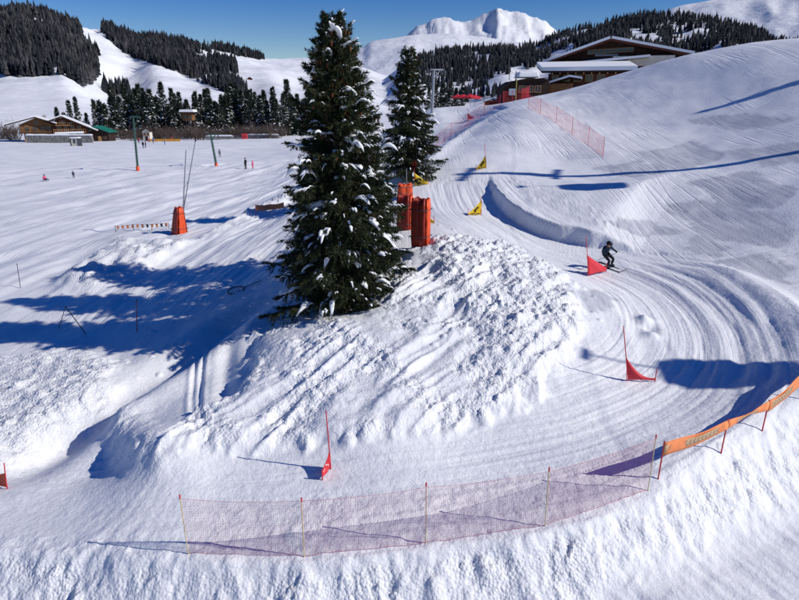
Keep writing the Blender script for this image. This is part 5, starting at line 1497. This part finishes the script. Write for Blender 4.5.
# small orange chalet and parasols on the terrace
d8 = 112.0; x3 = at_d(492, 100, d8)[0]; g3 = gz(x3, d8)
L8 = lambda px: at_d(px, 100, d8)[0] - x3
Z8 = lambda py: at_d(492, py, d8)[2] - g3
root = empty('snack_hut', (x3, d8, g3), 'little orange snack hut with snowy roof near the red parasols', 'hut')
gable_prism(MB(), L8(498) - L8(486.5), 2.2, -.5, Z8(102), Z8(100.5)).build('wall', mat('orange_timber', (.50, .16, .04), .7, vary=.2, vscale=2), root)
for a, b in (((L8(485), Z8(102)), (0, Z8(99.6))), ((L8(499.5), Z8(102)), (0, Z8(99.6)))):
    rf = roof_slab(a, b, -.5, 2.8, .08).build('roof', M_WOODD, root); roof_slab(a, b, -.55, 2.85, .3, .085).build('roof_snow', M_SNOW, rf)
window(root, 0, 0, Z8(104), .8, .5)
def parasol(px, d, top_py, r, label):
    x = at_d(px, 100, d)[0]; g = gz(x, d); zt = max(g + 2.3, at_d(px, top_py, d)[2])
    root = empty('parasol', (x, d, g), label, 'parasol', 'red parasols on the lodge terrace')
    h = zt - g
    MB().tube([(0, 0, -.2), (0, 0, h)], .035, 8).build('pole', M_GREYM, root)
    V = [(0, 0, h)]; F = []
    for k in range(8):
        an = k * math.pi / 4; V.append((r * math.cos(an), r * math.sin(an), h - .55))
    for k in range(8):
        an = k * math.pi / 4; V.append((r * 1.0 * math.cos(an), r * math.sin(an), h - .75))
    for k in range(8):
        a, b = 1 + k, 1 + (k + 1) % 8; F += [(0, a, b), (a, a + 8, b + 8, b)]
    MB().add(V, F).build('canopy', M_RED, root)
    MB().tube([(0, 0, 0), (0, 0, .12)], .3, 10).build('base', M_STONE, root)
for px, d, ty in ((457.5, 116, 101), (463, 115, 100.5), (470, 114, 98), (475, 115, 98)): parasol(px, d, ty, 1.25, 'open red parasol on the terrace beside the dark conifer clump')
# pale leaning pole near the terrace
A = at(487, 110); t = at_d(480.5, 97, A[1]) - A
root = empty('marker_pole', A, 'pale pole leaning over the track by the red parasols', 'pole')
MB().tube([tuple(-t * .1), tuple(t)], .05, 7).build('shaft', M_PLASTER, root); MB().tube([tuple(t * .97), tuple(t * 1.02)], .08, 8).build('cap', M_REDP, root)

# ------------------------------------------------------------------ people
M_SKIN = mat('skin', (.55, .33, .25), .6)
def cloth(n, c): return mat('cloth_' + n, c, .75, .2, vary=.15, vscale=6)
STAND = dict(pelvis=(0, 0, .95), spine=(0, .0, 1.13), chest=(0, .01, 1.32), neck=(0, .01, 1.47), head=(0, .03, 1.58), crown=(0, .02, 1.70), nose=(0, .115, 1.58),
             shl=(-.18, 0, 1.40), ell=(-.25, -.03, 1.14), wrl=(-.25, .07, .92), hal=(-.24, .11, .84), thl=(-.20, .14, .89),
             shr=(.18, 0, 1.40), elr=(.25, -.03, 1.14), wrr=(.25, .07, .92), har=(.24, .11, .84), thr=(.20, .14, .89),
             hpl=(-.10, 0, .90), knl=(-.12, .04, .50), anl=(-.13, 0, .10), tol=(-.14, .16, .05), hpr=(.10, 0, .90), knr=(.12, .04, .50), anr=(.13, 0, .10), tor=(.14, .16, .05))
BONES = [('pelvis', 'spine'), ('spine', 'chest'), ('chest', 'neck'), ('neck', 'head'), ('head', 'crown'), ('head', 'nose'), ('chest', 'shl'), ('shl', 'ell'), ('ell', 'wrl'), ('wrl', 'hal'), ('wrl', 'thl'), ('chest', 'shr'), ('shr', 'elr'), ('elr', 'wrr'), ('wrr', 'har'), ('wrr', 'thr'),
         ('pelvis', 'hpl'), ('hpl', 'knl'), ('knl', 'anl'), ('anl', 'tol'), ('pelvis', 'hpr'), ('hpr', 'knr'), ('knr', 'anr'), ('anr', 'tor')]
RAD = dict(pelvis=.155, spine=.15, chest=.165, neck=.06, head=.10, crown=.075, nose=.018, sh=.085, el=.058, wr=.042, ha=.045, th=.018, hp=.105, kn=.07, an=.06, to=.045)
def body_mesh(J, cols):
    """one continuous skinned figure; cols = jacket, trousers, skin/face, gloves, boots"""
    names = list(J); idx = {n: i for i, n in enumerate(names)}
    me = bpy.data.meshes.new('body'); me.from_pydata([J[n] for n in names], [(idx[a], idx[b]) for a, b in BONES], [])
    o = bpy.data.objects.new('body_tmp', me); COL.objects.link(o)
    sk = o.modifiers.new('skin', 'SKIN'); sk.use_smooth_shade = True
    sub = o.modifiers.new('sub', 'SUBSURF'); sub.levels = 1; sub.render_levels = 1
    lay = me.skin_vertices[0] if me.skin_vertices else None
    for n, i in idx.items():
        r = RAD.get(n) or RAD[n[:2]]
        lay.data[i].radius = (r, r); lay.data[i].use_root = (n == 'pelvis')
    dg = bpy.context.evaluated_depsgraph_get(); dg.update()
    out = bpy.data.meshes.new_from_object(o.evaluated_get(dg))
    bpy.data.objects.remove(o)
    out.name = 'body'; out.materials.clear()
    for c in cols: out.materials.append(c)
    def kind(a, b):
        s = {a[:2], b[:2]}
        if s & {'he', 'cr', 'no'}: return 2
        if s & {'ha', 'th'}: return 3
        if s & {'to'}: return 4
        if (s & {'kn', 'an', 'hp'}): return 1
        return 0
    seg = [(np.array(J[a]), np.array(J[b]), kind(a, b)) for a, b in BONES]
    for f in out.polygons:
        c = np.array(f.center); best = 9; kk = 0
        for a, b, k in seg:
            d = b - a; t = min(1, max(0, float((c - a) @ d / (d @ d)))); q = np.linalg.norm(c - a - t * d)
            if q < best: best, kk = q, k
        f.material_index = kk; f.use_smooth = True
    return out
def helmet(J, m, par):
    h = Vector(J['head']); c = Vector(J['crown']); up = (c - h).normalized(); mb = MB(); V = []; F = []
    fw = (Vector(J['nose']) - h).normalized(); sd = up.cross(fw).normalized()
    for i in range(6):
        th = i / 5 * 1.75
        for k in range(12):
            an = k * math.pi / 6
            rr_ = .128 * math.sin(th)
            if i == 5 and math.cos(an) > .3: rr_ *= 1.0; th2 = 1.35
            else: th2 = th
            V.append(h + up * (.055 + .125 * math.cos(th2)) + fw * (rr_ * math.cos(an) * 1.08 - .01) + sd * rr_ * math.sin(an))
    for i in range(5):
        for k in range(12): F.append((i * 12 + k, i * 12 + (k + 1) % 12, (i + 1) * 12 + (k + 1) % 12, (i + 1) * 12 + k))
    mb.add(V, F, True); mb.build('helmet', m, par)
    g = MB(); g.tube([h + up * .035 + fw * .095 + sd * .085, h + up * .035 + fw * .125 + sd * .04, h + up * .035 + fw * .125 - sd * .04, h + up * .035 + fw * .095 - sd * .085], .028, 8).build('goggles', M_BLK, par)
def skis(J, par, m, tilt=0.0, length=1.65):
    for s in ('l', 'r'):
        a = Vector(J['an' + s]); G = []
        for i in range(3):
            row = []
            for j in range(15):
                q = j / 14; y = a.y - length * .45 + q * length
                w = .045 + .012 * (2 * q - 1) ** 2 - (.03 if q > .97 else 0)
                z = .022 + (.13 * max(0, (q - .88) / .12) ** 2)
                row.append(Vector((a.x + (i - 1) * w, y, z)))
            G.append(row)
        sk = MB().sheet(G, .022).build('ski', m, par)
        MB().box((a.x, a.y + .02, .06), (.07, .34, .05)).build('binding', M_DARK, sk)
def person(label, P, rz, cols, J=STAND, sc=1.0, helm=None, ski=None, poles=None, group=None, cat='person'):
    root = empty('person', P, label, cat, group, rz); root.scale = (sc, sc, sc)
    link(bpy.data.objects.new('body', body_mesh(J, cols)), root)
    if helm: helmet(J, helm, root)
    if ski: skis(J, root, ski)
    if poles:
        for s, q in zip(('l', 'r'), poles):
            h = Vector(J['ha' + s]); e = Vector(q); d = (e - h).normalized()
            po = MB().tube([h - d * .12, e], .010, 6).build('ski_pole', M_DARK, root)
            MB().tube([e - d * .09, e - d * .085], .05, 10).build('basket', M_DARK, po)
    return root
BLK = cloth('black', (.012, .013, .018)); NAVY = cloth('navy', (.015, .03, .08)); PINK = cloth('pink', (.65, .08, .2)); REDC = cloth('red', (.5, .03, .04)); BLUEC = cloth('blue', (.04, .14, .45)); GREYC = cloth('grey', (.2, .2, .22)); WHITEC = cloth('white', (.7, .7, .7))
CROUCH = dict(STAND); CROUCH.update(pelvis=(0, -.17, .84), spine=(0, -.08, 1.0), chest=(0, .05, 1.18), neck=(0, .14, 1.31), head=(0, .20, 1.42), crown=(0, .21, 1.54), nose=(0, .295, 1.40),
    shl=(-.19, .05, 1.25), ell=(-.36, .02, 1.02), wrl=(-.36, .24, .92), hal=(-.35, .31, .90), thl=(-.29, .30, .94), shr=(.19, .05, 1.25), elr=(.36, .02, 1.02), wrr=(.36, .24, .92), har=(.35, .31, .90), thr=(.29, .30, .94),
    hpl=(-.11, -.15, .80), knl=(-.17, .16, .50), anl=(-.19, -.02, .14), tol=(-.19, .16, .09), hpr=(.11, -.15, .80), knr=(.15, .18, .46), anr=(.15, -.02, .14), tor=(.15, .16, .09))
def lean(J, ang):
    out = {}
    for k, (x, y, z) in J.items():
        a = ang * min(1, max(0, (z - .12) / .5))
        zz = z - .1
        out[k] = (x + math.sin(a) * zz, y, .1 + math.cos(a) * zz)
    return out
P = at(609, 267.5)
fw = math.atan2(-.84, .54) - math.pi / 2        # local +Y faces right and towards the viewer
SJ = lean(CROUCH, math.radians(17))
sk_root = person('skier in black leaning through the bend behind the red triangular gate', P, fw, [cloth('midnight', (.012, .028, .055)), BLK, M_SKIN, BLK, M_DARK], SJ, .99, helm=BLK, ski=M_BLK, poles=[(-.50, -.60, .22), (.70, -.55, .25)], cat='skier')
# tilt the skier with the snow under the skis
e = .5; nx = (gz(P[0] - e, P[1]) - gz(P[0] + e, P[1])) / (2 * e); ny = (gz(P[0], P[1] - e) - gz(P[0], P[1] + e)) / (2 * e)
q0 = Vector((0, 0, 1)).rotation_difference(Vector((nx, ny, 1)).normalized())
sk_root.rotation_mode = 'QUATERNION'; sk_root.rotation_quaternion = q0 @ Matrix.Rotation(fw, 3, 'Z').to_quaternion()
P = at(412.8, 180)
person('person in dark trousers standing behind the yellow gate by the smaller spruce', P, 2.6, [REDC, BLK, M_SKIN, BLK, M_DARK], STAND, 1.0, helm=BLK)
P = at(246, 169.5); person('person in black walking across the piste beside a pink child', P, 1.2, [BLK, BLK, M_SKIN, BLK, M_DARK], STAND, 1.0, helm=BLK)
P = at(253, 169); person('child in pink walking across the piste beside an adult', P, 1.2, [PINK, PINK, M_SKIN, BLK, M_DARK], STAND, .75, helm=PINK)
SIT = dict(STAND); SIT.update({k: (v[0], v[1], v[2] - .70) for k, v in STAND.items() if k[:2] in ('pe', 'sp', 'ch', 'ne', 'he', 'cr', 'no', 'sh', 'el', 'wr', 'ha', 'th', 'hp')})
SIT.update(knl=(-.16, .42, .40), anl=(-.16, .72, .10), tol=(-.16, .80, .20), knr=(.16, .42, .40), anr=(.16, .72, .10), tor=(.16, .80, .20), hpl=(-.1, .05, .20), hpr=(.1, .05, .20), hal=(-.30, .0, .12), har=(.30, 0, .12), thl=(-.26, .03, .16), thr=(.26, .03, .16), wrl=(-.29, -.03, .2), wrr=(.29, -.03, .2))
P = at(45, 181); person('person in pink and dark sitting on the open snow in the left field', P, -2.0, [PINK, NAVY, M_SKIN, BLK, M_DARK], SIT, .8, helm=NAVY)
P = at(74, 178.5); person('small child in dark clothes alone on the open snow', P, .6, [NAVY, BLK, M_SKIN, BLK, M_DARK], STAND, .58, helm=BLK)
crowd = [(139, 143.5, REDC, BLK, 1), (143.5, 148.5, BLK, NAVY, 1), (149, 142.5, PINK, BLK, .8), (153.5, 143.5, BLUEC, BLK, 1), (165, 145, BLUEC, BLUEC, .8), (146, 148, BLK, BLK, .95), (220, 157, GREYC, BLK, .9), (172, 141.5, REDC, NAVY, .9)]
clab = ['person in red jacket waiting at the lift queue below the kiosk', 'person in black and navy bending over on the snow by the queue', 'child in pink in the lift queue below the kiosk', 'person in blue jacket and black trousers in the lift queue', 'child in all blue beside the yellow orange barrier', 'person all in black standing beside the lift queue', 'person in grey jacket near the green drag lift pylon', 'person in red jacket and navy trousers by the barrier']
for (px, py, c1, c2, s), lab in zip(crowd, clab):
    P = at(px, py); person(lab, P, px * .7, [c1, c2, M_SKIN, BLK, M_DARK], STAND, s, helm=c2)

# ------------------------------------------------------------------ unseen spruce added for its shadow, and a pylon past the right edge
shadow_tree(700, 112, 24, 'slim unseen spruce added for its shadow high on the slope', 302, .55)

# gondola lift that crosses the slope right of the course
S = at(500, 173); tip = S + SUN * 34
g = gz(tip[0], tip[1]); h = tip[2] - g
print('pylon', tip.round(1), round(h, 1))
root = empty('gondola_pylon', (tip[0], tip[1], g), 'tall grey gondola lift pylon on the slope right of the course', 'lift pylon')
MB().tube([(0, 0, -.5), (0, 0, h * .5), (0, 0, h)], [.40, .33, .27], 14).build('mast', M_GREYM, root)
s_ = Vector((.99, -.11, 0)); f_ = Vector((.11, .99, 0))
MB().tube([Vector((0, 0, h - .3)) - s_ * 3.3, Vector((0, 0, h - .3)) + s_ * 3.3], .24, 8).build('crossarm', M_GREYM, root)
for k in (-1, 1):
    mb = MB(); c = Vector((0, 0, h - .62)) + s_ * 3.2 * k
    for q in range(6):
        cc = c + f_ * (q - 2.5) * .5; mb.tube([cc - s_ * .07, cc + s_ * .07], .24, 12)
    mb.tube([c - f_ * 1.5, c + f_ * 1.5], .08, 6); mb.build('sheave_train', M_DARK, root)
lad = MB()
for k in range(24): lad.tube([(-.25, -.42, h * (.06 + .9 * k / 24)), (.25, -.42, h * (.06 + .9 * k / 24))], .02, 5)
lad.build('ladder_rungs', M_GREYM, root)
def cabin(px, py, t, hang, label):
    S = at(px, py); C = S + SUN * t
    gg = gz(C[0], C[1])
    print('cabin', C.round(1), 'ground', round(gg, 1), project(C[0] - 1, C[1], C[2]))
    root = empty('gondola_cabin', (C[0], C[1], C[2] - 1.1), label, 'gondola cabin')
    root.scale = (.84, .84, .84)
    V = []; F = []; prof = [(0.0, .72), (.12, .92), (.9, 1.02), (1.7, .98), (2.05, .86), (2.2, .6)]
    n = 20
    for z_, r_ in prof:
        for k in range(n):
            an = 2 * math.pi * k / n; cx_, sx_ = math.cos(an), math.sin(an)
            e_ = .45
            V.append((r_ * 1.0 * math.copysign(abs(cx_) ** e_, cx_), r_ * 1.1 * math.copysign(abs(sx_) ** e_, sx_), z_))
    for i in range(len(prof) - 1):
        for k in range(n): F.append((i * n + k, i * n + (k + 1) % n, (i + 1) * n + (k + 1) % n, (i + 1) * n + k))
    F.append(tuple(range(n - 1, -1, -1))); F.append(tuple(range((len(prof) - 1) * n, len(prof) * n)))
    b = MB(); b.add(V, F, True); b.build('shell', M_GREYM, root)
    for s in (-1, 1):
        MB().box((s * 1.02, 0, 1.3), (.05, 1.5, .85)).build('window', M_GLASS, root); MB().box((0, s * 1.12, 1.3), (1.4, .05, .85)).build('window', M_GLASS, root)
    MB().box((-1.04, 0, .65), (.05, .9, .1)).build('door_rail', M_DARK, root)
    MB().tube([(0, 0, 2.1), (0, .05, 2.6), (.35, .05, 3.0), (.35, 0, 2.2 + hang - .3), (0, 0, 2.2 + hang)], .06, 8).build('hanger', M_GREYM, root)
    MB().box((0, 0, 2.2 + hang), (.2, .8, .25)).build('grip', M_DARK, root)
    return np.array([C[0], C[1], C[2] - 1.1 + (2.2 + hang) * .84])
r1 = cabin(712, 374, 22, 2.6, 'grey gondola cabin hanging beside the bend of the course')
r2 = cabin(585, 187, 24, 2.2, 'grey gondola cabin hanging next to the tall gondola pylon')
dr = (r2 - r1) / (r2 - r1)[1]
rope = [r1 - dr * 70 + np.array([0, 0, 3.0]), r1 - dr * 30, r1, (r1 + r2) / 2 - np.array([0, 0, .15]), r2, r2 + dr * 25, r2 + dr * 60 + np.array([0, 0, 2.0])]
o = empty('haul_rope', rope[0], 'long steel haul rope of the gondola lift', 'rope')
MB().tube([tuple(q - rope[0]) for q in rope], .014, 6).build('rope', M_DARK, o)
